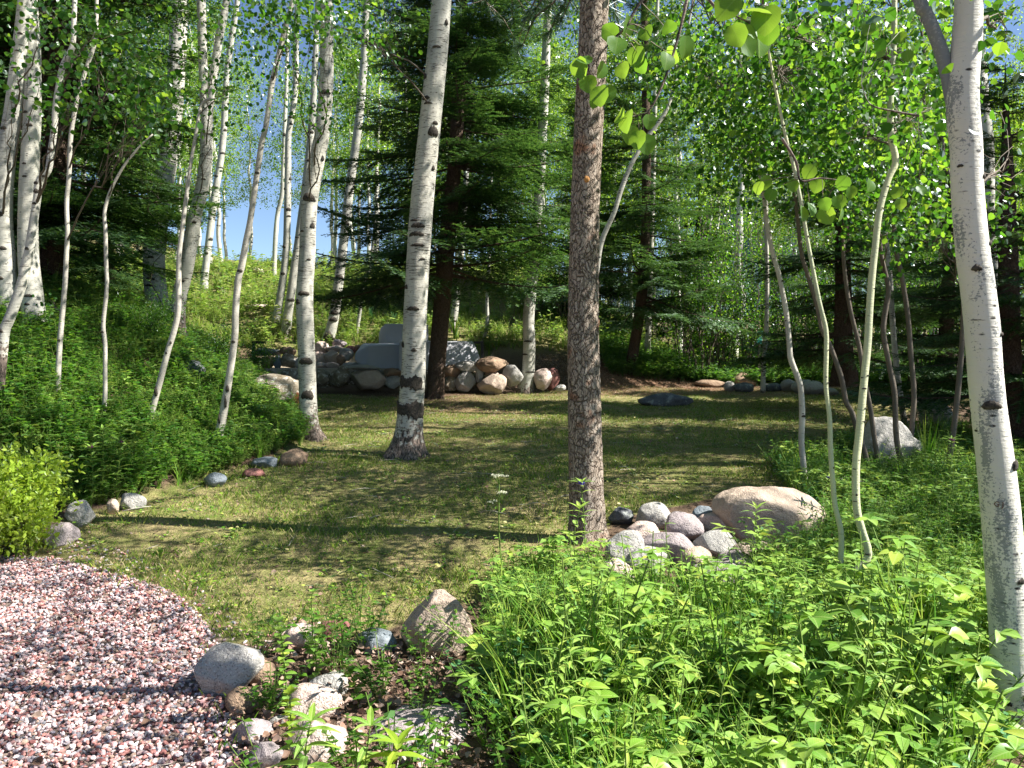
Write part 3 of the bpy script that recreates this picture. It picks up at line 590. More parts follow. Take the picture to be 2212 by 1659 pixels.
def tree(name, label, cat, pts, bark, Y=None, dY=0, up=3.0, seg=12, flare=.25, amp=.02, scars=(), regions=(), seed=1, forks=(), step=.07, group=None, leaf='aspen_leaf', extra=None, rough=0, below=.3, hasbase=True):
    base = hit(pts[0][0], pts[0][1])
    if Y is None: Y = base[1]
    B = at(pts[0][0], pts[0][1], Y); root = empty(name, B, label, cat, group)
    PP, rr = trunk_path(pts, Y, dY, up, below); PD, RD = dense(PP, rr, step)
    mb = MB(); tube(mb, PD, RD, seg, 0, bark_bump(B[2], flare, amp, seed, rough=rough))
    for (pl, yf) in forks:
        P2 = np.array([at(a[0], a[1], Y + yf + dY * (pts[0][1] - a[1]) / 900) for a in pl]); r2 = np.array([a[2] for a in pl]) / 2 / F * Y
        if len(pl[-1]) and up: 
            d = norm(P2[-1] - P2[-2]) + np.array([0, 0, .5]); P2 = np.vstack([P2, P2[-1] + norm(d) * up * .5]); r2 = np.append(r2, r2[-1] * .3)
        Q = crom(P2, 6); q2 = np.interp(np.linspace(0, len(r2) - 1, len(Q)), np.arange(len(r2)), r2); tube(mb, *dense(Q, q2, step), max(8, seg - 4), 3 if bark == 'aspen_right' else 0, bark_bump(B[2], 0, amp, seed + 3))
    r = np.random.default_rng(seed)
    for sdef in scars:
        py, ang, wpx, hpx = sdef; z = at(pts[0][0], py, Y + dY * (pts[0][1] - py) / 900)[2]; scar(mb, PD, RD, z, ang, wpx / F * Y, hpx / F * Y, 1, True, seed)
    if extra: extra(mb, PD, RD, Y)
    lm = MB()
    if regions: regions_crown(mb, lm, PD, RD, regions, seed * 11)
    if up and up > 1 and regions is not None:  # unseen crown above the frame, made fuller for shade, on real limbs
        top = PD[-1]; big = up >= 4; n = int(110 * (up / 5)) if big else 30; ids = (len(PD) - 1 - (r.uniform(0, up * .95, n) / step)).astype(int).clip(0); sg_ = 1.15 if big else .8
        C = PD[ids] + np.stack([r.normal(0, sg_, n), r.normal(0, sg_, n), r.uniform(.1, .6, n)], -1)
        pxx, pyy = proj(C); C2 = C[pyy < -30]
        for k, c in enumerate(C2): limb(mb, PD[ids[k]], c, .008, .002, 2, .1, 4, k, 5)
        if len(C2): leaves_at(lm, C2, .26, 30, .06, ROUND_LO, r)
    mb.build('trunk', [M[bark], M['scar'], M['sapling_dark'], M['aspen_lichen']], root)
    if lm.n: lm.build('crown', M[leaf], root)
    return root
def collar(mb, PP, rr, z, th0, half, ht, seed):
    i = int(np.argmin(abs(PP[:, 2] - z))); c = PP[i]; r_ = np.random.default_rng(seed); K = 46; ph = r_.uniform(0, 6, 4); V = []
    for j in range(K):
        t = -1 + 2 * j / (K - 1); th = -math.pi / 2 + th0 + t * half; e = min(1, (1 - abs(t)) * 7)
        up_ = ht * .5 * (1 + .22 * math.sin(5 * t + ph[0]) + .14 * math.sin(13 * t + ph[1]) + .1 * r_.normal()) * e; dn = -ht * .5 * (1 + .3 * math.sin(4 * t + ph[2]) + .16 * math.sin(17 * t + ph[3]) + .12 * r_.normal()) * e
        for q in (1.0, .9, .45, 0, -.45, -.9, -1.0):
            rad = rr[i] * 1.012 + (.008 if abs(q) < .95 else -.004) + (r_.normal(0, .0022)); zz = (up_ * q if q > 0 else -dn * q)
            V.append((c[0] + math.cos(th) * rad, c[1] + math.sin(th) * rad, c[2] + zz))
    mb.add(V, np.array([(7 * j + k, 7 * j + k + 1, 7 * j + k + 8, 7 * j + k + 7) for j in range(K - 1) for k in range(6)]), 1, True)
def rscars(r, y0, y1, n, wmax, hmax, seed):
    q = np.random.default_rng(seed); y0, y1 = min(y0, y1), max(y0, y1); return [(q.uniform(y0, y1), q.uniform(-1.2, 1.2), q.uniform(.3, 1) * wmax, q.uniform(.35, 1) * hmax) for _ in range(n)]

# front aspen
def front_base(mb, PD, RD, Y):
    # two black collars of split bark
    for z, hgt, w_ in ((at(885, 885, Y)[2], .16, .9), (at(887, 826, Y)[2], .13, .6)):
        collar(mb, PD, RD, z, -.15 if w_ > .8 else -.1, 1.75 if w_ > .8 else 1.15, hgt * 1.15, 4)
tree('aspen_tree', 'thick white aspen on the lawn before the spruce, two black bark collars low down', 'tree',
     [(878, 985, 74), (884, 930, 58), (888, 870, 54), (893, 800, 52), (896, 700, 51), (901, 600, 50), (907, 500, 50), (915, 400, 48), (926, 300, 46), (936, 200, 45), (944, 120, 44), (950, 50, 43), (955, -20, 42), (958, -120, 40)],
     'aspen_big', up=5, seg=28, flare=.42, amp=.012, step=.035, rough=.012, extra=front_base, seed=3,
     scars=[(107, 0, 20, 6), (216, -.6, 22, 8), (230, -.3, 20, 5), (268, .6, 14, 7), (290, .5, 26, 22), (170, -1.0, 12, 12), (52, .8, 8, 12), (476, -.5, 20, 5), (488, -.1, 34, 10), (511, -.2, 38, 9), (529, 0, 32, 7), (564, .5, 14, 5), (670, -.1, 30, 9), (368, .9, 8, 10), (618, -.9, 10, 9), (756, .1, 12, 8), (745, -1, 10, 12)],
     regions=[(700, 40, 180, 55, 8, 11, 26, 26, .055, .2), (800, 60, 60, 50, 8, 10, 9, 22, .05, .16)])
# aspen with black collar at the bank
tree('aspen_tree', 'aspen with dark cracked collar at the lawn edge of the left bank', 'tree',
     [(672, 950, 46), (668, 920, 38), (665, 860, 37), (663, 780, 36), (658, 650, 36), (663, 555, 35), (669, 440, 34), (686, 340, 32), (697, 280, 31), (704, 190, 30), (706, 100, 28), (706, 0, 26), (706, -80, 25)],
     'aspen_big', up=4, seg=24, flare=.3, amp=.02, step=.04, rough=.012, seed=5,
     scars=[(205, .2, 26, 9), (425, 0, 30, 16), (432, .3, 28, 8), (487, .8, 12, 12), (636, .1, 28, 10), (650, -.7, 16, 10), (780, .1, 34, 14), (345, 1.0, 8, 12), (560, .5, 10, 4), (500, -.5, 12, 4), (850, .2, 30, 20)],
     regions=[(620, 25, 120, 45, 7, 9, 12, 24, .05, .18), (700, 235, 50, 30, 9, 10, 6, 26, .045, .14), (720, 30, 60, 30, 8, 9, 6, 20, .05, .15)])
# left group
tree('aspen_tree', 'leftmost leaning white aspen cut by the left edge of the photo', 'tree',
     [(4, 830, 44), (12, 690, 42), (14, 640, 42), (12, 560, 40), (6, 480, 38), (8, 400, 37), (16, 320, 36), (30, 230, 34), (40, 150, 33), (48, 80, 32), (56, 0, 30), (64, -80, 28)],
     'aspen_mid', Y=9.3, up=4, seg=20, step=.05, seed=8, scars=[(279, -.2, 16, 7), (300, -1, 14, 12), (460, .2, 18, 10), (536, .3, 20, 7), (75, .3, 12, 4), (112, .2, 12, 3), (150, .1, 16, 3), (600, 0, 16, 7)],
     regions=[(40, 190, 60, 45, 6.5, 8, 5, 14, .052, .16), (110, 130, 60, 40, 6.5, 8, 4, 8, .052, .2), (100, 30, 90, 40, 7, 9, 7, 16, .05, .2)])
tree('aspen_tree', 'straight white aspen just right of the leftmost leaning one', 'tree',
     [(72, 722, 52), (73, 690, 46), (70, 640, 42), (62, 560, 40), (60, 480, 38), (62, 400, 38), (66, 320, 36), (70, 240, 35), (72, 150, 30), (72, 80, 25), (68, 0, 22), (66, -60, 20)],
     'aspen_mid', up=4, seg=20, step=.05, seed=9, flare=.35, scars=[(243, -.3, 14, 6), (128, 0, 14, 4), (277, .3, 14, 7), (356, 0, 10, 4), (380, .1, 10, 4), (590, .2, 16, 6), (625, -.2, 18, 7), (638, .2, 20, 6), (657, 0, 14, 5), (560, .3, 12, 5)],
     regions=[(150, 30, 110, 50, 8, 12, 12, 22, .055, .24)])
tree('aspen_tree', 'crooked slim aspen stem curving up from the bottom of the left pair', 'tree',
     [(2, 790, 20), (10, 715, 21), (20, 690, 21), (45, 620, 20), (55, 575, 20), (63, 540, 18), (72, 480, 17), (80, 430, 16), (84, 394, 16), (104, 368, 14), (110, 330, 14), (117, 280, 13), (122, 220, 13), (134, 150, 12), (146, 125, 14), (158, 95, 11), (160, 40, 10), (162, -20, 9)],
     'aspen_mid', Y=7.6, up=3, seg=14, step=.04, seed=10, flare=.05, scars=[(322, 0, 12, 7), (395, -.2, 12, 7), (418, .2, 14, 8), (442, 0, 10, 5), (540, 0, 10, 6), (716, -.2, 12, 8), (283, .5, 10, 5), (380, .6, 8, 6)],
     regions=[(150, 230, 45, 30, 6, 7, 4, 12, .05, .12), (240, 80, 120, 60, 6, 8, 16, 14, .052, .2), (200, 200, 60, 50, 5.5, 7, 7, 12, .05, .16)])
tree('aspen_sapling', 'thin pale sapling beside the dark spruce trunk, small leafy shoot low on it', 'tree',
     [(126, 868, 13), (125, 813, 12), (128, 760, 11), (131, 720, 11), (140, 620, 10), (143, 560, 10), (146, 500, 9), (144, 440, 9), (149, 382, 9), (153, 295, 9), (167, 215, 8), (187, 146, 8), (206, 85, 8), (209, 0, 7)],
     'sapling_grey', up=2, seg=10, step=.05, seed=11, flare=0, scars=[(735, .1, 8, 6)], regions=[(110, 665, 14, 30, 8.2, 8.5, 4, 9, .035, .08), (250, 120, 80, 70, 6, 8, 18, 15, .05, .19), (330, 230, 60, 50, 6, 7.5, 8, 14, .05, .16)])
tree('aspen_sapling', 'very thin wavy sapling bending right at its top, left of the thick leaning aspen', 'tree',
     [(216, 925, 10), (226, 870, 10), (227, 800, 9), (227, 740, 9), (223, 700, 9), (231, 620, 8), (229, 560, 8), (228, 500, 8), (226, 458, 7), (236, 420, 7), (250, 389, 6), (270, 355, 5), (288, 333, 5), (300, 318, 4), (330, 290, 3)],
     'sapling_grey', up=0, seg=8, step=.05, seed=12, flare=0, scars=[(715, 0, 6, 4)], regions=[(300, 200, 70, 60, 6.5, 8, 11, 15, .05, .17), (310, 260, 40, 50, 6.5, 8, 8, 16, .048, .17)])
tree('aspen_tree', 'thick leaning white aspen in the left third, widest of the left group', 'tree',
     [(346, 700, 52), (342, 665, 46), (334, 610, 44), (333, 570, 44), (336, 520, 43), (343, 450, 42), (354, 390, 41), (364, 330, 40), (370, 260, 39), (377, 200, 38), (382, 120, 37), (386, 50, 35), (388, 0, 34), (390, -80, 32)],
     'aspen_big', up=5, seg=24, step=.05, seed=13, scars=[(162, 0, 26, 9), (342, -.6, 12, 5), (533, 0, 10, 7), (558, .1, 14, 5), (596, .1, 12, 5), (602, 0, 24, 6), (617, -.2, 18, 5), (25, .2, 14, 4)],
     regions=[(390, 60, 130, 60, 11.5, 13, 16, 18, .05, .24), (290, 230, 60, 60, 7.5, 9.5, 8, 16, .05, .18)])
tree('aspen_tree', 'forked grey white aspen just right of the thick leaning one', 'tree',
     [(382, 720, 34), (386, 650, 31), (398, 600, 29), (406, 560, 29), (412, 520, 29), (422, 460, 28), (436, 410, 28), (445, 340, 27), (447, 280, 25), (450, 235, 20), (462, 156, 17), (474, 80, 16), (490, 0, 15), (502, -60, 14)],
     'aspen_big', Y=12.6, up=3, seg=18, step=.05, seed=14, scars=[(480, .5, 10, 6), (450, 0, 8, 4), (387, .4, 10, 4), (610, .3, 8, 7)], forks=[([(447, 290, 20), (441, 215, 18), (439, 150, 18), (437, 80, 18), (434, 0, 18), (432, -60, 17)], -.05)],
     regions=[(450, 100, 90, 90, 9, 12, 14, 20, .05, .24), (470, 260, 60, 60, 9, 11, 7, 18, .048, .2)])
tree('aspen_sapling', 'bowed pale sapling with one large black eye near its foot', 'tree',
     [(317, 932, 14), (333, 870, 13), (345, 825, 13), (364, 754, 12), (376, 715, 12), (385, 670, 12), (386, 590, 11), (387, 550, 10), (393, 500, 9), (399, 451, 9), (406, 400, 8), (413, 347, 7), (424, 285, 7), (434, 230, 6), (450, 215, 5), (465, 212, 3)],
     'sapling_grey', up=0, seg=10, step=.04, seed=15, flare=0, scars=[(843, 0, 9, 19), (738, .5, 5, 6), (762, 0, 6, 4)], regions=[(500, 200, 60, 60, 7.5, 9, 7, 16, .045, .17)])
tree('aspen_sapling', 'long leaning pale sapling crossing the gap of blue sky, split bark at its foot', 'tree',
     [(466, 970, 20), (474, 935, 19), (481, 900, 18), (487, 865, 17), (495, 815, 15), (507, 730, 14), (509, 665, 14), (515, 600, 14), (522, 575, 14), (532, 520, 13), (540, 480, 12), (549, 420, 12), (556, 372, 12), (565, 310, 12), (574, 275, 11), (582, 220, 11), (588, 178, 12), (602, 120, 11), (614, 70, 11), (628, 20, 10), (640, -40, 9)],
     'sapling_grey', up=3, seg=14, step=.04, seed=16, flare=.1, scars=[(840, .3, 8, 14), (588, .2, 14, 6), (372, .2, 12, 5), (170, 0, 8, 5), (740, 0, 10, 5), (870, .4, 5, 26), (905, -.3, 4, 24)], regions=[(560, 60, 70, 60, 8, 10, 7, 16, .05, .2), (640, 40, 50, 50, 8, 9, 6, 18, .048, .16)])
# aspens standing on the hill and by the patio
def W(l): return [(a[0], a[1], a[2]) for a in l]
MID = [
 ('aspen on the hill crest left of the blue sky gap', [(440, 634, 20), (442, 600, 16), (447, 555, 15), (455, 490, 15), (462, 434, 15), (471, 380, 14), (479, 330, 14), (484, 270, 13), (486, 226, 13), (490, 160, 12), (497, 104, 12), (506, 50, 11), (514, -10, 10)], None, [(500, 120, 50, 90)]),
 ('slim white aspen standing on the slope right of the long leaning sapling', [(594, 706, 19), (598, 685, 17), (604, 650, 16), (610, 610, 16), (615, 573, 15), (619, 520, 15), (621, 451, 15), (622, 380, 14), (623, 295, 13), (632, 240, 13), (638, 190, 12), (640, 100, 11), (642, -10, 10)], None, [(640, 180, 50, 90)]),
 ('shaded grey aspen leaning right behind the slim white one', [(615, 730, 22), (622, 680, 20), (628, 640, 19), (636, 580, 18), (644, 530, 18), (655, 450, 18), (663, 380, 17), (670, 310, 16), (676, 230, 14), (682, 100, 12), (686, -10, 10)], None, []),
 ('narrow aspen with dark knots on the crest right of the sky gap', [(592, 604, 10), (593, 560, 10), (596, 500, 10), (600, 460, 9), (609, 420, 9), (612, 360, 9), (614, 300, 8), (618, 200, 8), (622, 60, 7)], None, [(610, 330, 30, 60)]),
 ('black and white banded aspen behind the pile of sunlit stones', [(706, 742, 28), (712, 725, 24), (722, 680, 22), (728, 640, 21), (734, 590, 21), (740, 540, 20), (748, 470, 19), (756, 400, 19), (766, 330, 18), (774, 270, 18), (781, 200, 17), (787, 120, 16), (790, 40, 14), (792, -20, 13)], None, [(760, 170, 60, 90)]),
 ('thin grey sapling left of the concrete back block', [(769, 726, 9), (775, 690, 8), (782, 640, 8), (790, 600, 7), (800, 575, 6), (808, 500, 5), (815, 430, 4)], None, []),
 ('aspen trunk seen between the spruce trunk and its low branches', [(976, 716, 18), (982, 680, 15), (986, 640, 14), (993, 580, 14), (1000, 500, 13), (1006, 400, 12), (1012, 250, 10), (1018, 60, 8)], None, [(1010, 300, 40, 100)]),
 ('thin curved pale sapling behind the right path lamp', [(1043, 742, 8), (1050, 715, 8), (1053, 690, 8), (1052, 650, 7), (1055, 600, 7), (1057, 540, 6), (1060, 440, 5), (1064, 300, 4)], None, []),
 ('banded white aspen growing through the right end of the stone wall', [(1133, 850, 36), (1138, 820, 30), (1142, 790, 28), (1143, 740, 27), (1142, 690, 25), (1146, 640, 24), (1152, 580, 23), (1156, 540, 22), (1160, 470, 22), (1166, 400, 21), (1171, 300, 20), (1176, 200, 19), (1180, 100, 18), (1184, 0, 17), (1186, -50, 16)], None, [(1190, 60, 60, 60)]),
 ('slim aspen right behind the leaning dark conifer trunk', [(1397, 785, 14), (1399, 740, 13), (1402, 680, 12), (1404, 600, 12), (1408, 480, 11), (1412, 340, 10), (1416, 160, 9), (1420, 0, 8)], None, [(1410, 100, 60, 60)]),
]
for k, (lb, pts, Y, rg) in enumerate(MID):
    hmx = max(p[2] for p in pts); ys = [p[1] for p in pts]
    B = hit(pts[0][0], pts[0][1]); Yb = B[1] if Y is None else Y
    tree('aspen_tree' if hmx > 12 else 'aspen_sapling', lb, 'tree', pts, 'aspen_mid', Y=Y, up=5 if ys[-1] < 60 else 0, seg=12, step=.1, seed=30 + k, flare=.15,
         scars=rscars(rng, ys[0] - 12, max(ys[-1], 60), 14 if hmx > 12 else 4, hmx * .9, 7, k) if k != 4 else [(y, .2, 20, 9) for y in (600, 640, 672, 690, 640, 655, 560, 480)] + [(728, 0, 26, 22)],
         regions=[(a, b, c, d, Yb - 1.5, Yb + 1.5, 22, 22, .075, .35) for (a, b, c, d) in rg])
# right saplings
RS = [
 ('aspen_sapling', 'wavy grey sapling with a hooked bend behind the big tan boulder', 'sapling_grey', [(1739, 1060, 15), (1736, 1010, 13), (1731, 954, 13), (1733, 895, 13), (1730, 842, 12), (1724, 818, 12), (1708, 775, 12), (1705, 745, 11), (1698, 675, 11), (1688, 620, 10), (1681, 588, 10), (1663, 518, 10), (1649, 419, 9), (1635, 331, 9), (1621, 279, 8), (1593, 216, 7), (1570, 150, 5), (1545, 80, 4)],
  [(1610, 330, 90, 70, 7, 9.5, 76, 17, .050, 0.150), (1560, 190, 90, 80, 7, 9.5, 86, 18, .050, 0.163), (1480, 130, 60, 60, 7, 9, 35, 16, .050, 0.136)], 8),
 ('aspen_sapling', 'slender yellowish sapling second of the right hand group, its foot deep in leafy plants', 'sapling_light', [(1816, 1320, 13), (1815, 1240, 12), (1817, 1153, 12), (1804, 1094, 11), (1799, 1041, 11), (1794, 971, 11), (1792, 902, 10), (1784, 832, 10), (1785, 762, 10), (1784, 712, 10), (1771, 657, 9), (1757, 588, 9), (1744, 518, 8), (1730, 436, 8), (1716, 366, 8), (1702, 314, 7), (1690, 262, 7), (1672, 175, 6), (1660, 105, 5), (1650, 30, 4)],
  [(1700, 180, 80, 90, 5, 7, 66, 16, .047, 0.116), (1770, 100, 80, 70, 5.5, 7.5, 60, 16, .049, 0.136), (1640, 60, 60, 50, 5, 7, 35, 13, .047, 0.109)], 6),
 ('aspen_sapling', 'palest and thickest sapling of the right hand group with an elbow just above the plants', 'sapling_light', [(1853, 1325, 19), (1850, 1270, 18), (1846, 1240, 18), (1856, 1224, 18), (1871, 1212, 17), (1875, 1188, 17), (1862, 1146, 17), (1850, 1094, 17), (1849, 1006, 17), (1855, 947, 17), (1861, 880, 17), (1867, 815, 16), (1874, 745, 16), (1878, 675, 15), (1883, 605, 15), (1890, 540, 14), (1900, 454, 14), (1920, 384, 13), (1935, 349, 14), (1925, 300, 13), (1923, 250, 13), (1925, 175, 12), (1931, 87, 12), (1932, 0, 11), (1934, -60, 10)],
  [(1900, 130, 90, 90, 4.5, 6.5, 66, 13, .050, 0.136), (1960, 260, 70, 60, 4.5, 6.5, 29, 11, .050, 0.122), (1850, 290, 90, 50, 5, 7, 40, 13, .047, 0.109)], 5.5),
]
DK = [
 ('brown stem curving behind the slender yellowish sapling and ending right of the palest one', [(1882, 1045, 12), (1870, 985, 11), (1852, 930, 11), (1840, 890, 11), (1827, 867, 11), (1817, 815, 11), (1792, 745, 10), (1776, 713, 10), (1764, 657, 10), (1743, 588, 9), (1730, 540, 9), (1719, 436, 8), (1698, 349, 7), (1680, 280, 5), (1640, 230, 4)], [(1740, 330, 90, 80, 6.5, 9, 76, 17, .050, 0.150), (1660, 260, 70, 60, 6.5, 8.5, 40, 16, .050, 0.136)]),
 ('brown stem just right of the palest sapling, straightest of the brown ones', [(1903, 1035, 11), (1890, 954, 10), (1880, 884, 10), (1866, 815, 10), (1855, 745, 10), (1838, 675, 9), (1826, 600, 9), (1821, 520, 8), (1827, 454, 8), (1827, 366, 8), (1817, 297, 7), (1806, 227, 7), (1805, 140, 7), (1803, 52, 6), (1775, 0, 6)], [(1810, 210, 80, 90, 6.5, 9, 86, 18, .050, 0.150), (1830, 400, 70, 70, 6.5, 9, 51, 16, .050, 0.150)]),
 ('brown stem with an S bend beside the far white trunk', [(1955, 1032, 13), (1940, 970, 12), (1935, 930, 12), (1932, 849, 12), (1920, 785, 11), (1908, 715, 11), (1914, 660, 11), (1919, 623, 10), (1904, 553, 9), (1898, 480, 8), (1893, 380, 7), (1885, 260, 6)], [(1880, 330, 70, 80, 6.5, 9, 60, 17, .050, 0.150), (1900, 470, 60, 50, 6.5, 8.5, 22, 11, .050, 0.136)]),
 ('tall brown stem nearest the iris leaves', [(1962, 1012, 12), (1970, 919, 11), (1974, 849, 11), (1967, 762, 11), (1960, 675, 10), (1946, 588, 10), (1932, 518, 9), (1934, 420, 9), (1936, 250, 8), (1935, 150, 8), (1935, 40, 7)], [(1980, 380, 70, 100, 6.5, 9, 66, 16, .050, 0.150), (2010, 180, 60, 90, 6.5, 9, 55, 16, .050, 0.150)]),
 ('brown leaning stem just left of the big smooth aspen', [(2036, 1048, 13), (2047, 1006, 12), (2061, 919, 12), (2075, 780, 11), (2082, 657, 10), (2083, 560, 9), (2078, 450, 8), (2040, 349, 8), (2033, 279, 8), (2012, 192, 7), (1998, 122, 6), (1990, 60, 5)], [(2000, 480, 60, 60, 6.0, 8.5, 29, 13, .050, 0.150), (2150, 480, 60, 90, 6.5, 9, 25, 11, .050, 0.136)]),
]
for k, (nm, lb, bk, pts, rg, _) in enumerate(RS):
    tree(nm, lb, 'tree', pts, bk, up=2, seg=12, step=.04, seed=50 + k, flare=.05, regions=rg, dY=.3,
         scars=rscars(rng, pts[0][1] - 20, 30, 16, pts[0][2] * .7, 5, 60 + k))
for k, (lb, pts, rg) in enumerate(DK):
    tree('serviceberry_stem', lb, 'tree', pts, 'sapling_dark', up=1.2, seg=9, step=.06, seed=70 + k, flare=0, regions=rg, group='brown stems behind the pale saplings')
tree('aspen_sapling', 'thin far white trunk rising between the brown stems', 'tree', [(1957, 930, 13), (1946, 867, 13), (1935, 780, 12), (1928, 692, 12), (1921, 588, 11), (1910, 480, 10), (1892, 370, 9), (1870, 250, 7), (1850, 120, 5)], 'aspen_mid', up=1, seg=10, step=.08, seed=81, flare=.1, scars=rscars(rng, 900, 400, 8, 9, 4, 5), regions=[(1870, 300, 90, 120, 10, 13, 34, 18, .055, .3)])
tree('aspen_sapling', 'thin grey trunk standing among the far lawn edge stones', 'tree', [(1648, 850, 11), (1649, 800, 10), (1655, 710, 10), (1657, 620, 9), (1656, 520, 9), (1654, 420, 8), (1650, 300, 7), (1646, 180, 6), (1640, 60, 5)], 'sapling_grey', up=2, seg=10, step=.08, seed=82, flare=.1, scars=rscars(rng, 820, 300, 10, 8, 4, 6), regions=[(1640, 250, 90, 110, 14, 18, 40, 20, .06, .4)])
tree('aspen_sapling', 'thin white trunk leaning out from behind the pine', 'tree', [(1262, 800, 13), (1275, 690, 12), (1290, 580, 11), (1300, 520, 11), (1326, 460, 10), (1345, 400, 10), (1368, 347, 9), (1400, 295, 9), (1437, 243, 8), (1455, 190, 7), (1470, 120, 6), (1490, 40, 5)], 'aspen_mid', Y=11.5, up=1.5, seg=10, step=.07, seed=83, flare=0, scars=rscars(rng, 560, 250, 6, 8, 4, 6), regions=[(1440, 130, 60, 80, 10, 12, 20, 18, .05, .24)])
# big smooth aspen at the right edge
def carve(mb, PD, RD, Y):
    for (px, py, ang, hg, wd) in ((2127, 872, -.3, .035, .075), (2106, 588, -.3, .018, .05)): pass
G = tree('aspen_tree', 'near smooth barked aspen with a dark forked limb, at the right edge', 'tree',
     [(2200, 1900, 92), (2196, 1750, 88), (2192, 1640, 84), (2186, 1500, 80), (2180, 1362, 78), (2170, 1222, 77), (2160, 1094, 76), (2149, 989, 72), (2136, 884, 68), (2128, 797, 67), (2122, 710, 68), (2112, 620, 66), (2103, 558, 65), (2094, 470, 63), (2089, 400, 62), (2087, 314, 62), (2080, 245, 64), (2080, 180, 62), (2087, 105, 59), (2091, 40, 56), (2093, -30, 54), (2094, -160, 50)],
     'aspen_right', Y=3.1, up=2.2, seg=36, step=.02, amp=.008, flare=0, rough=.008, seed=21, below=.2,
     forks=[([(2094, 330, 34), (2076, 270, 34), (2058, 215, 30), (2047, 170, 26), (2036, 120, 28), (2018, 70, 27), (2000, 25, 26), (1978, -40, 26)], .02)],
     scars=[(580, -.45, 22, 14), (870, -.35, 42, 17), (1003, .75, 26, 24), (1243, .25, 18, 12), (1487, .35, 34, 26), (1508, -.7, 12, 9), (1540, -.4, 6, 5), (1595, -.8, 7, 5), (1610, .0, 5, 4), (720, .9, 20, 8), (390, .9, 18, 10), (530, .95, 18, 12), (366, -.9, 14, 6)],
     regions=[(2170, 60, 60, 60, 3.4, 4.4, 9, 10, .05, .14), (2180, 330, 40, 110, 3.4, 4.6, 8, 8, .046, .14), (2150, -250, 300, 120, 2.2, 4.5, 24, 26, .05, .25)])
tc = bpy.data.curves.new('carving', 'FONT'); tc.body = "GJ"; tc.size = .028; tc.extrude = .001; tc.space_character = 1.5
to = bpy.data.objects.new('carving', tc); col.objects.link(to); dg = bpy.context.evaluated_depsgraph_get(); me = bpy.data.meshes.new_from_object(to.evaluated_get(dg)); bpy.data.objects.remove(to)
co = np.zeros(len(me.vertices) * 3, np.float32); me.vertices.foreach_get('co', co); co = co.reshape(-1, 3)
P0 = at(2160, 1088, 3.1); r0 = 76 / 2 / F * 3.1 * 1.012 + .0015; s_ = co[:, 0] - co[:, 0].max() * .5 - .024; th = s_ / r0 - math.pi / 2 - .3
nc = np.stack([P0[0] + np.cos(th) * (r0 + co[:, 2]), P0[1] + np.sin(th) * (r0 + co[:, 2]), P0[2] + co[:, 1]], -1) - np.array(G.location)
me.vertices.foreach_set('co', nc.astype(np.float32).ravel()); me.update(); me.materials.append(M['carve']); co_ = bpy.data.objects.new('carved_initials', me); col.objects.link(co_); co_.parent = G
print('trees A', time.time() - T0)

# ------------------------------------------------------------------ conifers
def spruce_branch(seed, droop=.18, needle=.026):
    """unit branch along +X; main stem, side twigs with needle sprays; returns template"""
    r = np.random.default_rng(seed); mb = MB()
    t = np.linspace(0, 1, 9); ax = np.stack([t, .03 * np.sin(4 * t + seed), -droop * t ** 1.2 + .13 * t ** 3.2], -1)
    tube(mb, ax, .009 * (1 - t) + .002, 4, 1, smooth=False)
    def A(u): return np.array([np.interp(u, t, ax[:, i]) for i in range(3)])
    bases = []; dirs = []; lens = []
    for u in np.arange(.14, 1.0, .042):
        for sd_ in (-1, 1):
            L = (.46 * (1 - u) ** .75 + .06) * r.uniform(.75, 1.15); uu = u + r.uniform(-.012, .012); p = A(min(uu, 1)); ang = R(r.uniform(42, 62)) * sd_
            d = np.array([math.cos(ang), math.sin(ang), r.uniform(-.16, .02)]); bases.append(p); dirs.append(d); lens.append(L)
            if L > .16:
                for q in np.arange(.3, .95, .22):
                    a2 = ang + R(r.uniform(35, 50)) * r.choice([-1, 1]); pp = p + d * L * q; bases.append(pp); dirs.append(np.array([math.cos(a2), math.sin(a2), r.uniform(-.35, .0)])); lens.append(L * .38 * (1.2 - q))
    bases.append(A(.9)); dirs.append(np.array([1, 0, .1])); lens.append(.13)
    for p, d, L in zip(bases, dirs, lens):
        n = max(4, int(L / .0135)); s = np.linspace(.02, 1, n); c = p + d * (s * L)[:, None]; c[:, 2] -= .12 * L * s ** 2
        d_ = norm(np.tile(d, (n, 1)) + r.normal(0, .15, (n, 3))); side = norm(np.cross(d_, [0, 0, 1.]))
        for sg in (-1, 1):
            e = c + (d_ * .55 + side * sg * .8 + np.array([0, 0, .12]) + r.normal(0, .12, (n, 3))) * needle * (1.15 - .4 * s)[:, None]
            b1 = c - d_ * needle * .28; b2 = c + d_ * needle * .28
            V = np.stack([b1, b2, e], 1).reshape(-1, 3); mb.add(V, np.arange(3 * n).reshape(-1, 3), 0)
    return mb_tpl(mb)
SB = [spruce_branch(s, dr) for s, dr in ((1, .08), (2, .14), (3, .22), (4, .02))]
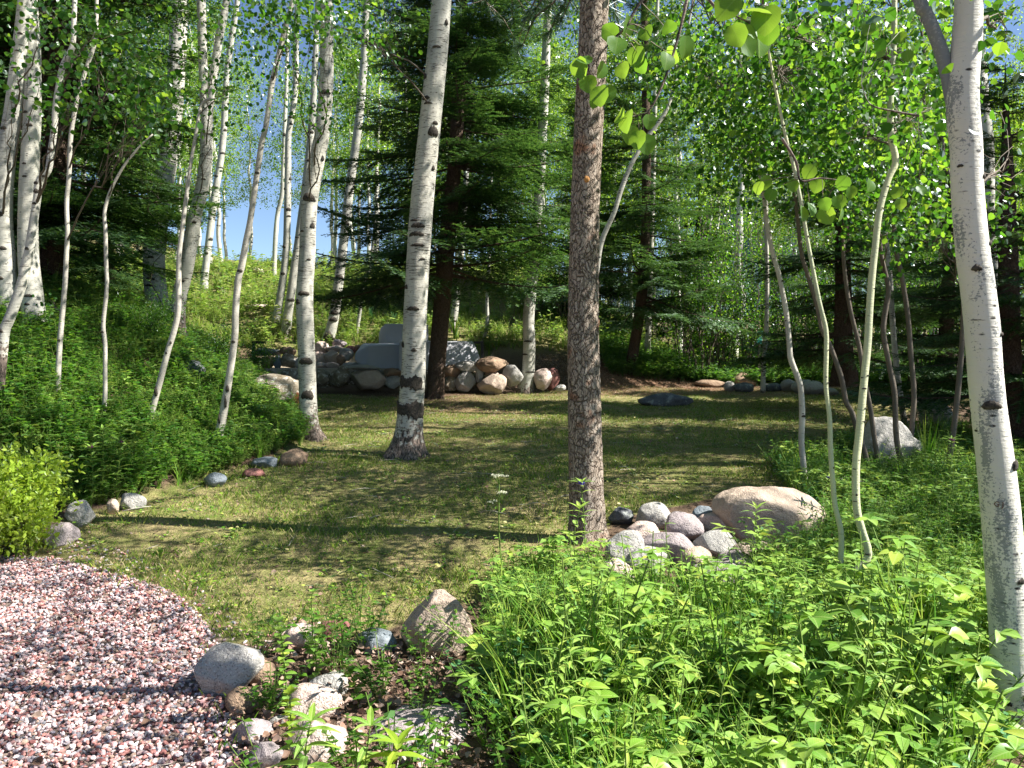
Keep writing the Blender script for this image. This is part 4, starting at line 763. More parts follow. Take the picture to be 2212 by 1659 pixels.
def conifer_crown(mb, height, z0, rmax, top_r=.25, seed=0, gap=.24, per=6, dropout=.08, shape=.8, axisf=None, dead=0):
    r = np.random.default_rng(seed); z = z0; 
    acc = {i: ([], []) for i in range(len(SB))}
    while z < height - .2:
        t = (z - z0) / (height - z0); L0 = rmax * (1 - t) ** shape + top_r * t * .6
        for k in range(per):
            if r.random() < dropout: continue
            a = r.uniform(0, 6.283); L = L0 * r.uniform(.65, 1.12); c, s = math.cos(a), math.sin(a); el = R(r.uniform(-14, 8) + 28 * t ** 2); ce, se = math.cos(el), math.sin(el); ro = r.uniform(-.25, .25)
            X_ = np.array([c * ce, s * ce, se]); Y_ = np.array([-s, c, 0]) * math.cos(ro) + np.array([0, 0, 1]) * math.sin(ro); Z_ = np.cross(X_, Y_)
            i = r.integers(0, len(SB)); Mx = np.stack([X_, Y_, Z_], -1) * L; Mx[:, 1] *= r.uniform(.8, 1.1)
            ax = np.array([0, 0, z + r.uniform(-.1, .1)]) if axisf is None else axisf(z)
            acc[i][0].append(Mx); acc[i][1].append(ax)
        z += gap * r.uniform(.7, 1.3)
    for i, (Ms, Ts) in acc.items():
        if Ms: mb.rep(SB[i], np.array(Ms), np.array(Ts))
def conifer(name, label, pts, Y, height, z0, rmax, seed, up=8, seg=16, group=None, **kw):
    B = at(pts[0][0], pts[0][1], Y); root = empty(name, B, label, 'tree', group)
    PP, rr = trunk_path(pts, Y, 0, up, .3); PD, RD = dense(PP, rr, .08)
    mb = MB(); tube(mb, PD, RD, seg, 0, bark_bump(B[2], .25, .03, seed, rough=.02)); mb.build('trunk', M['spruce_bark'], root)
    def axf(z):
        zz = z + B[2]; return np.array([np.interp(zz, PD[:, 2], PD[:, 0]) - B[0], np.interp(zz, PD[:, 2], PD[:, 1]) - B[1], z])
    cm = MB(); conifer_crown(cm, height, z0, rmax, seed=seed, axisf=axf, **kw); cm.build('crown', [M['spruce'], M['spruce_bark']], root, origin=(0, 0, 0))
    return root
conifer('spruce_tree', 'tall dark spruce in the centre, trunk right behind the front aspen', [(937, 872, 46), (940, 845, 38), (944, 780, 38), (950, 720, 38), (956, 640, 37), (962, 560, 36), (970, 480, 34), (978, 400, 32), (986, 300, 30), (992, 180, 28), (996, 60, 26), (998, -40, 25)], 16.6, 15, 2.75, 3.4, 91, up=7, gap=.25, per=6, dropout=.12)
conifer('spruce_tree', 'dark spruce with a leaning trunk right of the pine, at the far lawn edge', [(1353, 832, 30), (1360, 800, 26), (1368, 760, 24), (1378, 700, 23), (1386, 640, 22), (1392, 560, 21), (1396, 440, 20), (1396, 300, 18), (1394, 150, 16), (1392, 0, 14)], 20.0, 10.5, 2.1, 2.7, 92, up=3, gap=.28, per=6, dropout=.32)
conifer('spruce_tree', 'dark spruce trunk among the left aspens, with long branches reaching right', [(108, 630, 52), (110, 600, 48), (113, 540, 46), (116, 460, 44), (119, 380, 42), (122, 300, 41), (124, 200, 40), (125, 100, 38), (126, 0, 36), (127, -60, 34)], 12.6, 13, .9, 3.3, 93, up=6, gap=.30, per=6, dropout=.15)
S1 = conifer('spruce_tree', 'dense shaded spruce behind the brown stems', [(1822, 800, 40), (1822, 700, 36), (1820, 560, 32), (1818, 400, 24), (1816, 200, 14), (1815, 130, 8)], 14.5, 7.4, .4, 2.2, 94, up=.6, gap=.24, per=5)
conifer('spruce_tree', 'shaded spruce right of the big smooth aspen, at the right edge', [(2185, 930, 60), (2182, 880, 52), (2180, 760, 48), (2178, 600, 40), (2176, 400, 28), (2174, 300, 18), (2172, 220, 10)], 10.2, 5.0, .5, 2.2, 95, up=.5, gap=.24, per=5)
# spruces farther away share the crown of S1
for (px, py, Y, lb, s_) in [(2040, 800, 17, 'spruce filling the gap left of the big smooth aspen', 1.0), (1500, 790, 26, 'sunlit spruce above the thicket', 1.15), (1270, 780, 25, 'spruce standing far behind the pine', 1.2), (-60, 560, 17, 'spruce beyond the left edge', 1.5), (230, 560, 21, 'spruce on the hill behind the left aspens', 1.2)]:
    p = at(px, py, Y); p[2] = H(p[0], p[1]); copy_tree(S1, p, px * .01, s_, lb)
# pine
pr = MB(); 
def pine_extra(mb, PD, RD, Y): 
    scar(mb, PD, RD, at(1262, 394, Y)[2], -.1, .05, .045, 2, False, 2)
    for z_, w_, h_ in ((1002, .07, .16), (880, .05, .1), (470, .03, .08)): pass
Bp = hit(1268, 1165); proot = empty('pine_tree', at(1268, 1165, Bp[1]), 'rough barked pine with reddish patches, standing in the middle of the lawn', 'tree')
pts = [(1270, 1165, 86), (1269, 1130, 78), (1267, 1060, 75), (1265, 980, 73), (1263, 900, 71), (1261, 800, 69), (1260, 700, 67), (1261, 600, 65), (1263, 500, 63), (1266, 400, 62), (1270, 300, 62), (1275, 200, 62), (1280, 100, 61), (1285, 0, 60), (1288, -60, 58)]
PPp, rrp = trunk_path(pts, Bp[1], 0, 6, .25); PDp, RDp = dense(PPp, rrp, .018); pm = MB(); tube(pm, PDp, RDp, 64, 0, bark_bump(Bp[2], .14, .008, 4, rough=.035)); pm.F = pm.F
scar(pm, PDp, RDp, at(1262, 396, Bp[1])[2], -.05, .045, .05, 1, False, 2)
pm.build('trunk', [M['pine_bark'], M['cut']], proot)
# pine crown above: long needle tufts on limbs
lm = MB(); nm_ = MB(); r = np.random.default_rng(5)
def tuft(c, d, L, n, r):
    e = norm(d + r.normal(0, .5, (n, 3))) * L * r.uniform(.7, 1.1, (n, 1)); sd_ = norm(np.cross(e, r.normal(0, 1, (n, 3)))) * .0022
    V = np.stack([c - sd_, c + sd_, c + e], 1).reshape(-1, 3); nm_.add(V, np.arange(3 * n).reshape(-1, 3), 0)
for k in range(34):
    i = int(np.argmin(abs(PDp[:, 2] - r.uniform(4.6, 10)))); a = r.uniform(0, 6.28); L = r.uniform(1, 2.3) * (1 - (PDp[i, 2] - 4.6) / 9); B = PDp[i] + np.array([math.cos(a) * L, math.sin(a) * L, L * .15])
    Lp = limb(lm, PDp[i], B, .03, .008, 0, .05, 5, k, 9, .04)
    for j in range(3, 9):
        for m_ in range(3):
            e = Lp[j] + r.normal(0, .22, 3); limb(lm, Lp[j], e, .005, .003, 0, .05, 3, k * 9 + m_, 4); tuft(e, e - Lp[j], .16, 42, r); tuft((e + Lp[j]) / 2, e - Lp[j], .15, 26, r)
for (px, py, Y) in ((1185, 70, 7.0), (1150, 30, 7.2), (1130, 95, 7.4), (1215, 40, 6.8), (1320, 50, 7), (1345, 90, 7.2)):
    c = at(px, py, Y); i = int(np.argmin(abs(PDp[:, 2] - c[2] - .3))); Lp = limb(lm, PDp[i], c, .015, .005, 0, .05, 5, int(px), 8, .03)
    for j in range(4, 8): tuft(Lp[j], c - PDp[i] + np.array([0, 0, .2]), .17, 60, r); tuft(Lp[j] + r.normal(0, .06, 3), c - PDp[i], .17, 40, r)
lm.build('limbs', M['pine_bark'], proot); nm_.build('crown', M['pine'], proot)
print('conifers', time.time() - T0)

# ------------------------------------------------------------------ generic far aspens
def gen_aspen(seed, h=13, r0=.11, crown0=4.5, cr=1.7, n=280, per=16, size=.08):
    r = np.random.default_rng(seed); root = empty('aspen_tree', (0, 0, 0)); mb = MB()
    z = np.linspace(-.3, h, 26); wob = np.cumsum(r.normal(0, .05, (26, 2)), 0); lean = r.normal(0, .03, 2)
    P = np.stack([wob[:, 0] + lean[0] * z, wob[:, 1] + lean[1] * z, z], -1); P[:, :2] -= P[1, :2]; rad = r0 * (1 - z.clip(0) / h * .85); tube(mb, *dense(P, rad, .25), 9, 0)
    for _ in range(18):
        zz = r.uniform(.4, 7); scar(mb, P, rad, zz, r.uniform(-3, 3), r0 * r.uniform(.8, 1.8), .05, 1, True, seed)
    lm = MB(); C = []
    for k in range(n // 8):
        zz = crown0 + (h - crown0) * r.uniform(0, 1) ** .9; i = int(np.argmin(abs(P[:, 2] - zz))); t = (zz - crown0) / (h - crown0); L = cr * (.35 + 1.0 * math.sin(math.pi * min(1, t * .8 + .12))) * r.uniform(.4, 1); a = r.uniform(0, 6.28)
        e = P[i] + np.array([math.cos(a) * L, math.sin(a) * L, L * r.uniform(.1, .7)]); Lp = limb(mb, P[i], e, .018, .004, 0, .05, 4, k, 6)
        for _ in range(8): C.append(Lp[r.integers(2, 6)] + r.normal(0, .28, 3))
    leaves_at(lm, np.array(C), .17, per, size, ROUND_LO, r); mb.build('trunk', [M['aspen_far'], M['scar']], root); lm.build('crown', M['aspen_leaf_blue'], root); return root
GA = [gen_aspen(s, *a) for s, a in ((101, (13, .12, 5.2, 1.5)), (102, (15, .14, 6.5, 1.6)), (103, (11, .09, 4.0, 1.3)), (104, (8.5, .065, 2.4, 1.1)), (105, (17.5, .16, 9.5, 2.2, 300, 13, .08)))]  # last variant: tall with a high crown, shaped to shade the left bank
lbh = 'slim white aspen on the sunlit hillside among others alike'; lbr = 'far slim aspen in the bright grove behind the thicket'; lbo = 'unseen aspen added outside the frame for shade'
for gta in GA: tag(gta, lbh, 'tree', 'aspens on the far hillside')
r = np.random.default_rng(42); used = [0] * 5
def put(i, p, label, group, s_=1.0):
    p = np.array([p[0], p[1], H(p[0], p[1])]); rz = r.uniform(0, 6.28)
    if not used[i]: g = GA[i]; g.location = tuple(p); g.rotation_euler = (0, 0, rz); g.scale = (s_,) * 3; used[i] = 1
    else: g = copy_tree(GA[i], p, rz, s_)
    g['label'] = label; g['group'] = group; g['category'] = 'tree'; return g
n_ = 0
while n_ < 84:   # hillside
    y = r.uniform(27, 46); px = r.uniform(-150, 1300); x = (px - CX) / F * y
    if 505 < px < 585 and y < 40: continue
    if x > -9 and y < 32: continue
    if 470 < px < 620 and r.random() < .5: continue
    if x > 3 and y < 24: continue
    put(r.integers(0, 4), (x, y), lbh, 'aspens on the far hillside', r.uniform(.8, 1.1)); n_ += 1
for _ in range(84):   # right grove
    y = r.uniform(23, 48); px = r.uniform(1230, 2500); put(r.integers(0, 4), ((px - CX) / F * y, y), lbr, 'aspens in the far right grove', r.uniform(.8, 1.15))

# unseen trees added outside the frame to shade the clearing
OFF = [(9.8, 11.2, 2), (8.9, 10.0, 3), (12.2, 13.2, 2), (11.0, 8.8, 2), (9.6, 9.0, 2), (11.5, 10.8, 2), (10.4, 7.4, 3), (14.5, 10.5, 2), (8.0, 8.8, 4), (8.6, 11.4, 4), (7.9, 13.0, 4), (18, 8, 0), (13, 4.2, 2), (-8.5, 5, 0), (-7.5, 9.0, 2), (-10, 12, 1), (-10, 8, 1), (-12, 5, 0), (-3, -5, 1), (3, -6, 0), (17, 20, 0), (-7, 1, 0)]
for (x, y, i) in OFF: put(i, (x, y), lbo, 'unseen aspens added for shade', 1.0)
print('far trees', time.time() - T0)

# ------------------------------------------------------------------ thicket of brown stemmed shrubs, right background
def gen_shrub(seed, ns=11, h=3.4, leafn=26, size=.05):
    r = np.random.default_rng(seed); root = empty('shrub', (0, 0, 0)); mb = MB(); lm = MB(); C = []
    for k in range(ns):
        a = r.uniform(0, 6.28); b0 = np.array([math.cos(a), math.sin(a), 0]) * r.uniform(.02, .25); e = b0 * 1 + np.array([math.cos(a) * r.uniform(.1, .9), math.sin(a) * r.uniform(.1, .9), h * r.uniform(.7, 1.1)])
        Lp = limb(mb, b0 - np.array([0, 0, .1]), e, .018, .005, 0, 0, 5, seed * 7 + k, 12, .035)
        for j in range(4, 12):
            for _ in range(3): C.append(Lp[j] + r.normal(0, .22, 3))
    leaves_at(lm, np.array(C), .13, leafn // 3, size, ROUND_LO, r); mb.build('stems', M['sapling_dark'], root); lm.build('foliage', M['aspen_leaf'], root); return root
SH = [gen_shrub(1), gen_shrub(2, 8, 2.6), gen_shrub(3, 13, 4.2)]
r = np.random.default_rng(77); us = [0, 0, 0]
TS = [(1515, 20), (1545, 20.5), (1575, 21), (1600, 20.2), (1625, 21.5), (1660, 20.6), (1700, 20.5), (1730, 21.4), (1770, 20.4), (1480, 22), (1440, 23), (1560, 23.5), (1640, 24), (1690, 24.5), (1760, 23), (1820, 21), (1870, 20), (1920, 20.5), (1980, 19), (2050, 18.5), (2120, 17), (1300, 25), (1230, 24), (1350, 24.5), (1150, 24), (1850, 25), (1950, 24), (1600, 27), (1500, 28), (1700, 29), (1400, 29), (2080, 22), (2180, 19), (2250, 16)]
for (px, y) in TS:
    i = int(r.integers(0, 3)); x = (px - CX) / F * y; p = (x, y, H(x, y) - .02)
    if not us[i]: s0 = SH[i]; s0.location = tuple(float(q) for q in p); us[i] = 1
    else: s0 = copy_tree(SH[i], p, r.uniform(0, 6.28), r.uniform(.8, 1.15))
    tag(s0, 'many stemmed leafy shrub of the thicket beyond the far lawn edge', 'shrub', 'thicket shrubs beyond the lawn')

# ------------------------------------------------------------------ ground cover templates
def stem_tube(mb, A, B, r0, mat=1, arch=0):
    t = np.linspace(0, 1, 4)[:, None]; P = A * (1 - t) + B * t; P[:, 2] += arch * np.sin(np.pi * t[:, 0]); tube(mb, P, r0, 3, mat, smooth=False, cap=False)
def broad_plant(seed, h=.36, nst=6, lf=.085, tp=POINT):
    r = np.random.default_rng(seed); mb = MB()
    for k in range(nst):
        a = r.uniform(0, 6.28); rr_ = r.uniform(.03, .16); hh = h * r.uniform(.55, 1.05); e = np.array([math.cos(a) * rr_, math.sin(a) * rr_, hh]); stem_tube(mb, np.zeros(3), e, .0022)
        for j in range(r.integers(3, 6)):
            a2 = a + (j - 2) * R(65) + r.uniform(-.3, .3); d = np.array([[math.cos(a2), math.sin(a2), r.uniform(-.15, .35)]]); nn = np.array([[r.normal(0, .25), r.normal(0, .25), 1.]]); s_ = lf * r.uniform(.65, 1.15)
            mb.rep(tp, frames(d, nn) * s_, e[None], 0)
    return mb_tpl(mb)
def small_weed(seed, h=.22, nst=9, lf=.028, tp=POINT_LO, per=9):
    r = np.random.default_rng(seed); mb = MB()
    for k in range(nst):
        a = r.uniform(0, 6.28); e = np.array([math.cos(a) * r.uniform(.02, .14), math.sin(a) * r.uniform(.02, .14), h * r.uniform(.5, 1.1)]); stem_tube(mb, np.zeros(3), e, .0015)
        n = per; u = r.uniform(.35, 1.02, n)[:, None]; c = e * u; aa = r.uniform(0, 6.28, n); d = np.stack([np.cos(aa), np.sin(aa), r.uniform(-.1, .5, n)], -1); nn = np.stack([r.normal(0, .3, n), r.normal(0, .3, n), np.ones(n)], -1)
        mb.rep(tp, frames(d, nn) * (lf * r.uniform(.7, 1.3, n))[:, None, None], c, 0)
    return mb_tpl(mb)
def grass_tuft(seed, h=.35, n=10, wd=.005):
    r = np.random.default_rng(seed); mb = MB()
    for k in range(n):
        a = r.uniform(0, 6.28); L = h * r.uniform(.5, 1.1); out = r.uniform(.15, .7) * L; t = np.linspace(0, 1, 5); P = np.stack([math.cos(a) * out * t ** 1.7, math.sin(a) * out * t ** 1.7, L * t * (1 - .25 * t * out / L)], -1) + r.normal(0, .01, 3) * [1, 1, 0]
        sd_ = np.array([-math.sin(a), math.cos(a), 0]) * wd; V = np.concatenate([P - sd_ * (1 - t)[:, None], P + sd_ * (1 - t)[:, None]]); mb.add(V, np.array([(j, j + 1, 6 + j, 5 + j) for j in range(4)]), 0)
    return mb_tpl(mb)
def lance_plant(seed, h=.5, lf=.12, n=14, tp=LANCE):
    r = np.random.default_rng(seed); mb = MB(); e = np.array([r.normal(0, .05), r.normal(0, .05), h]); stem_tube(mb, np.zeros(3), e, .003)
    u = np.linspace(.08, .97, n)[:, None]; c = e * u; aa = np.arange(n) * 2.4; d = np.stack([np.cos(aa), np.sin(aa), r.uniform(.3, .9, n)], -1); nn = np.stack([r.normal(0, .2, n) - .5 * np.cos(aa), r.normal(0, .2, n) - .5 * np.sin(aa), np.ones(n)], -1)
    mb.rep(tp, frames(d, nn) * (lf * (1.15 - .6 * u[:, 0]))[:, None, None], c, 0); return mb_tpl(mb)
def scatter(mb, tpls, pts, smin, smax, r, tilt=.15, bed=False):
    z = H(pts[:, 0], pts[:, 1]); P = np.stack([pts[:, 0], pts[:, 1], z - .005], -1); idx = r.integers(0, len(tpls), len(P))
    for i, tp in enumerate(tpls):
        q = P[idx == i]; m = len(q)
        sv = r.uniform(smin, smax, m)
        if bed: sv = sv * np.interp(q[:, 1], [2.2, 3.3, 3.9, 4.5, 6.5, 8], [.85, 1.0, .92, .68, .62, .8]) * (1 + .25 * np.sin(q[:, 0] * 3.1 + q[:, 1] * 2) * np.sin(q[:, 1] * 4.3 - q[:, 0]))
        if m: mb.rep(tp, rz_mats(r.uniform(0, 6.28, m), sv, (r.normal(0, tilt, m), r.normal(0, tilt, m))), q, None, True)
def sample(n, x0, x1, y0, y1, r, poly=None, inv=False, margin=None):
    x = r.uniform(x0, x1, n); y = r.uniform(y0, y1, n); p = np.stack([x, y, H(x, y)], -1); px, py = proj(p); ok = np.ones(n, bool)
    if poly is not None: ok &= inpoly(poly, px, py) ^ inv
    ok &= (px > -500) & (px < 2700) & ~((px > 2110) & (py > 1560) & (px < 2400))
    return p[ok][:, :2]
r = np.random.default_rng(9)
BT = [broad_plant(s, .24 + .05 * (s % 5), 4 + s % 4, .05 + .007 * (s % 6), POINT if s % 3 else pointed(.66, .3, 4, .16)) for s in range(12)]; BTL = [broad_plant(s + 20, .36, 7, .09, POINT_LO) for s in range(3)]
pts = sample(9000, -1.2, 7, 1.9, 6.8, r, BROAD)
# uneven cover: clumps and thin spots
cl = np.array([mnoise.noise(Vector((a[0] * 1.1, a[1] * 1.1, 3.0))) for a in pts]); pts = pts[(cl > -.28) | (r.random(len(pts)) < .35)]; pts = pts[r.random(len(pts)) < np.interp(pts[:, 1], [3, 5], [.42, .62])]
print('broad', len(pts))
gc = MB(); scatter(gc, BT, pts, .55, 1.3, r, .28, True); tag(gc.build('broadleaf_ground_cover', [M['plant'], M['stem']]), kind='stuff')
WT = [small_weed(s) for s in range(4)]; CT = [small_weed(s + 10, .26, 7, .026, ROUND_LO, 12) for s in range(3)]
GT = [grass_tuft(s) for s in range(5)]; LT = [lance_plant(s, .45 + .1 * (s % 3)) for s in range(4)]
p2 = np.vstack([sample(2200, -.6, 6, 2.2, 7, r, BROAD), sample(3200, 1.5, 9, 5, 11, r, RIGHTW)]); gc = MB(); scatter(gc, CT, p2, .7, 1.2, r, .15, True); tag(gc.build('columbine_ground_cover', [M['blue_leaf'], M['stem']]), kind='stuff')
p3 = np.vstack([sample(4200, -.6, 7, 2.0, 7, r, BROAD), sample(3000, 1.5, 9, 5, 12, r, RIGHTW)]); gc = MB(); scatter(gc, GT, p3, .7, 1.7, r, .2, True); tag(gc.build('tall_grass', [M['tall_grass'], M['stem']]), kind='stuff')
p4 = np.vstack([sample(1700, -.2, 7, 2.2, 7, r, BROAD), sample(1300, 1.5, 9, 5, 10, r, RIGHTW)]); gc = MB(); scatter(gc, LT, p4, .6, 1.1, r, .2, True); scatter(gc, BTL, sample(900, 1.5, 9, 5, 10, r, RIGHTW), .4, 1.0, r); tag(gc.build('lance_leaf_cover', [M['plant'], M['stem']]), kind='stuff')
p5 = np.vstack([sample(2000, 1.5, 9, 5.2, 11, r, RIGHTW), sample(900, -.6, 7, 2, 7, r, BROAD), sample(170, -2, 2.2, 2, 5.4, r, [(470, 1400), (700, 1330), (1000, 1380), (1200, 1700), (1200, 2200), (560, 2200)])]); gc = MB(); scatter(gc, WT, p5, .9, 1.6, r); tag(gc.build('right_bank_weeds', [M['weed'], M['stem']]), kind='stuff')
# left bank
def bank_pts(n, x0=-16, x1=-2.6, y0=5.0, y1=20, tmin=.02):
    x = r.uniform(x0, x1, n); y = y0 + (y1 - y0) * r.uniform(0, 1, n) ** 1.3; t = np.interp(y, EY, EX) - x; p = np.stack([x, y], -1); px, py = proj(np.stack([x, y, H(x, y)], -1)); return p[(t > tmin) & (px > -250) & (y > 5.9)]
pb = bank_pts(17000); pb = pb[~((pb[:, 0] > -7) & (pb[:, 1] > 17.8))]; nsy = np.array([mnoise.noise(Vector((a[0] * .7, a[1] * .7, 1.0))) for a in pb])
WR = [small_weed(s + 90, .24, 7, .034, ROUND_LO, 8) for s in range(3)]; gc = MB(); scatter(gc, WT + WR, pb[nsy > -.15], .8, 1.5, r); scatter(gc, [small_weed(s + 40, .3, 8, .05) for s in range(3)], pb[nsy <= -.1], .8, 1.4, r); tag(gc.build('bank_weeds', [M['weed'], M['stem']]), kind='stuff')
gc = MB(); scatter(gc, GT, bank_pts(7500), .6, 1.3, r); tag(gc.build('bank_grass', [M['tall_grass'], M['stem']]), kind='stuff')
ed = bank_pts(9000, x0=-6, y1=12.5); te = np.interp(ed[:, 1], EY, EX) - ed[:, 0]; ne = np.array([mnoise.noise(Vector((a[0] * 1.3, a[1] * 1.3, 5.0))) for a in ed]); ed = ed[(te < 1.3 + .6 * ne) & (ne > -.25)]
gc = MB(); scatter(gc, WT, ed, .6, 1.15, r); tag(gc.build('bright_bank_edge_cover', [M['plant'], M['stem']]), kind='stuff')
gc = MB(); scatter(gc, BTL, bank_pts(2200, y0=6), .5, 1.1, r); scatter(gc, LT, bank_pts(900, x1=-3.4, y1=13), .6, 1.1, r); tag(gc.build('bank_broadleaf', [M['plant'], M['stem']]), kind='stuff')
# hill cover
x = r.uniform(-24, 9, 46000); y = r.uniform(21.3, 36, 46000); ph = np.stack([x, y], -1); nz = np.array([mnoise.noise(Vector((a[0] * .55, a[1] * .55, 8.0))) for a in ph]); ph = ph[(nz > -.22) | (r.random(len(nz)) < .3)]
gc = MB(); HW = [small_weed(s + 60, .3, 6, .07, POINT_LO, 6) for s in range(4)]; HG = [grass_tuft(s + 60, .4, 7, .014) for s in range(3)]
scatter(gc, HW + HG, ph[r.random(len(ph)) < .55], .5, 1.2, r); qb = ph[nz[:len(ph)] > .1][:0]; cb_ = np.stack([r.uniform(-22, 9, 900), r.uniform(21.6, 33, 900)], -1); scatter(gc, HW, cb_, 1.6, 3.2, r); tag(gc.build('hillside_cover', [M['hill_grass'], M['hill_grass']]), kind='stuff')
x = r.uniform(2.5, 16, 15000); y = r.uniform(19.2, 30, 15000); k_ = (y > 19.6) | (x > 5); gc = MB(); scatter(gc, HW, np.stack([x, y], -1)[k_], .8, 1.7, r); tag(gc.build('thicket_floor_cover', [M['weed'], M['weed']]), kind='stuff')
print('cover', time.time() - T0)

GR2 = [(0, 1150), (260, 1185), (450, 1260), (545, 1370), (640, 1330), (560, 1440), (520, 1540), (640, 1640), (700, 1900), (500, 1900), (440, 1500), (400, 1320), (100, 1225), (0, 1222)]
# lawn blades and litter
r = np.random.default_rng(15)
def blades(n, x0, x1, y0, y1, h0, h1, wd, poly, thr=None, seed=0):
    x = r.uniform(x0, x1, n); y = y0 + (y1 - y0) * r.uniform(0, 1, n) ** 1.35; p = np.stack([x, y, H(x, y)], -1); px, py = proj(p); ok = inpoly(poly, px, py); p = p[ok]
    if thr is not None:
        nn = np.sin(p[:, 0] * 2.1 + 1.3 * np.sin(p[:, 1] * 1.7)) + np.sin(p[:, 1] * 2.9 + 1.1 * np.sin(p[:, 0] * 3.1)) + .9 * np.sin(p[:, 0] * 7 + p[:, 1] * 5) * np.sin(p[:, 1] * 9 - p[:, 0] * 4); p = p[nn + r.normal(0, .8, len(p)) > thr]
    return p
def blade_mesh(mb, p, h0, h1, wd, lay):
    n = len(p); a = r.uniform(0, 6.28, n); L = r.uniform(h0, h1, n); wdx = wd * (1 + .08 * np.maximum(p[:, 1] - 5, 0)); out = np.stack([np.cos(a), np.sin(a), np.zeros(n)], -1); side = np.stack([-np.sin(a), np.cos(a), np.zeros(n)], -1) * wdx[:, None]
    tip = p + out * (L * lay)[:, None] + np.array([0, 0, 1]) * (L * math.sqrt(max(.02, 1 - lay ** 2)))[:, None]; mid = p + out * (L * lay * .35)[:, None] + np.array([0, 0, 1]) * (L * .6 * math.sqrt(max(.02, 1 - lay ** 2)))[:, None]
    V = np.stack([p - side, p + side, mid + side * .7, tip, mid - side * .7], 1).reshape(-1, 3); b = np.arange(n)[:, None] * 5; mb.add(V, b + np.array([[0, 1, 2, 3, 4]]), 0)
gb = MB(); blade_mesh(gb, blades(230000, -6, 7, 4.2, 19, 0, 0, 0, LAWNP, -.5), .02, .05, .0016, .6); blade_mesh(gb, blades(60000, -5, 6, 4.2, 15, 0, 0, 0, LAWNP, .9), .035, .09, .0018, .5); e_ = sample(5000, -4.5, 1, 2.4, 6.6, r, GR2); blade_mesh(gb, np.stack([e_[:, 0], e_[:, 1], H(e_[:, 0], e_[:, 1])], -1), .03, .08, .0016, .5); lwd = sample(1500, -5, 6, 4.2, 15, r, LAWNP); scatter(gb, [small_weed(s + 80, .035, 5, .02, ROUND_LO, 3) for s in range(3)], lwd, .7, 1.5, r); tag(gb.build('lawn_grass', [M['grass'], M['weed']]), kind='stuff')
lb_ = MB(); p = blades(60000, -6, 7, 4.2, 20, 0, 0, 0, LAWNP); p[:, 2] += .01; blade_mesh(lb_, p, .02, .06, .0012, .97); tag(lb_.build('dry_needle_litter', M['straw']), kind='stuff')
# duff around conifers
lb2 = MB(); x = r.uniform(.5, 9, 26000); y = r.uniform(17.2, 21, 26000); p = np.stack([x, y, H(x, y) + .012], -1); blade_mesh(lb2, p, .03, .08, .002, .96); x = r.normal(-1.1, 1.1, 9000); y = r.normal(15.6, 1.2, 9000); blade_mesh(lb2, np.stack([x, y, H(x, y) + .012], -1), .02, .06, .002, .96); tag(lb2.build('fallen_needles', M['straw']), kind='stuff')
# dead leaves front centre and elsewhere
DL = [(470, 1500), (560, 1420), (640, 1340), (780, 1380), (960, 1390), (1130, 1560), (1300, 1800), (1300, 2200), (560, 2200), (500, 1640)]
def dead(n, x0, x1, y0, y1, poly, s0, s1, lift=.02):
    pts = sample(n, x0, x1, y0, y1, r, poly); m = len(pts); P = np.stack([pts[:, 0], pts[:, 1], H(pts[:, 0], pts[:, 1]) + r.uniform(.0, lift, m)], -1); d = norm(np.stack([r.normal(0, 1, m), r.normal(0, 1, m), r.normal(0, .35, m)], -1)); nn = np.stack([r.normal(0, .5, m), r.normal(0, .5, m), np.ones(m)], -1)
    cur = ROUND[0].copy(); cur[:, 2] += 1.1 * (cur[:, 0] ** 2) + .35 * (cur[:, 1] - .5) ** 2; return (cur, ROUND[1]), frames(d, nn) * r.uniform(s0, s1, m)[:, None, None], P
dm = MB(); dm.rep(*dead(12000, -2, 2.2, 2.0, 5.4, DL, .018, .042, .05)); dm.rep(*dead(8000, -1, 7, 2.2, 8, BROAD, .025, .05)); dm.rep(*dead(1600, -5, 6, 4.2, 15, LAWNP, .02, .04, .01)); dm.rep(*dead(3500, 1, 9, 5, 11, RIGHTW, .025, .05)); dm.rep(*dead(500, -4, 0, 2.4, 6, GRAVEL, .02, .045, .03)); tag(dm.build('dead_leaf_litter', M['dead_leaf']), kind='stuff')
# twigs
tw = MB(); pts = np.vstack([sample(260, -2, 2, 2.2, 5.4, r, DL), sample(60, -4, 0, 2.4, 6, r, GRAVEL), sample(140, -4, 5, 5, 15, r, LAWNP)])
for q in pts:
    a = r.uniform(0, 6.28); L = r.uniform(.06, .3); A = np.array([q[0], q[1], H(q[0], q[1]) + .03]); limb(tw, A, A + np.array([math.cos(a) * L, math.sin(a) * L, r.uniform(-.01, .02)]), .003, .0012, 0, .02, 4, int(r.integers(1e6)), 5, .04)
tag(tw.build('fallen_twigs', M['sapling_grey']), kind='stuff')
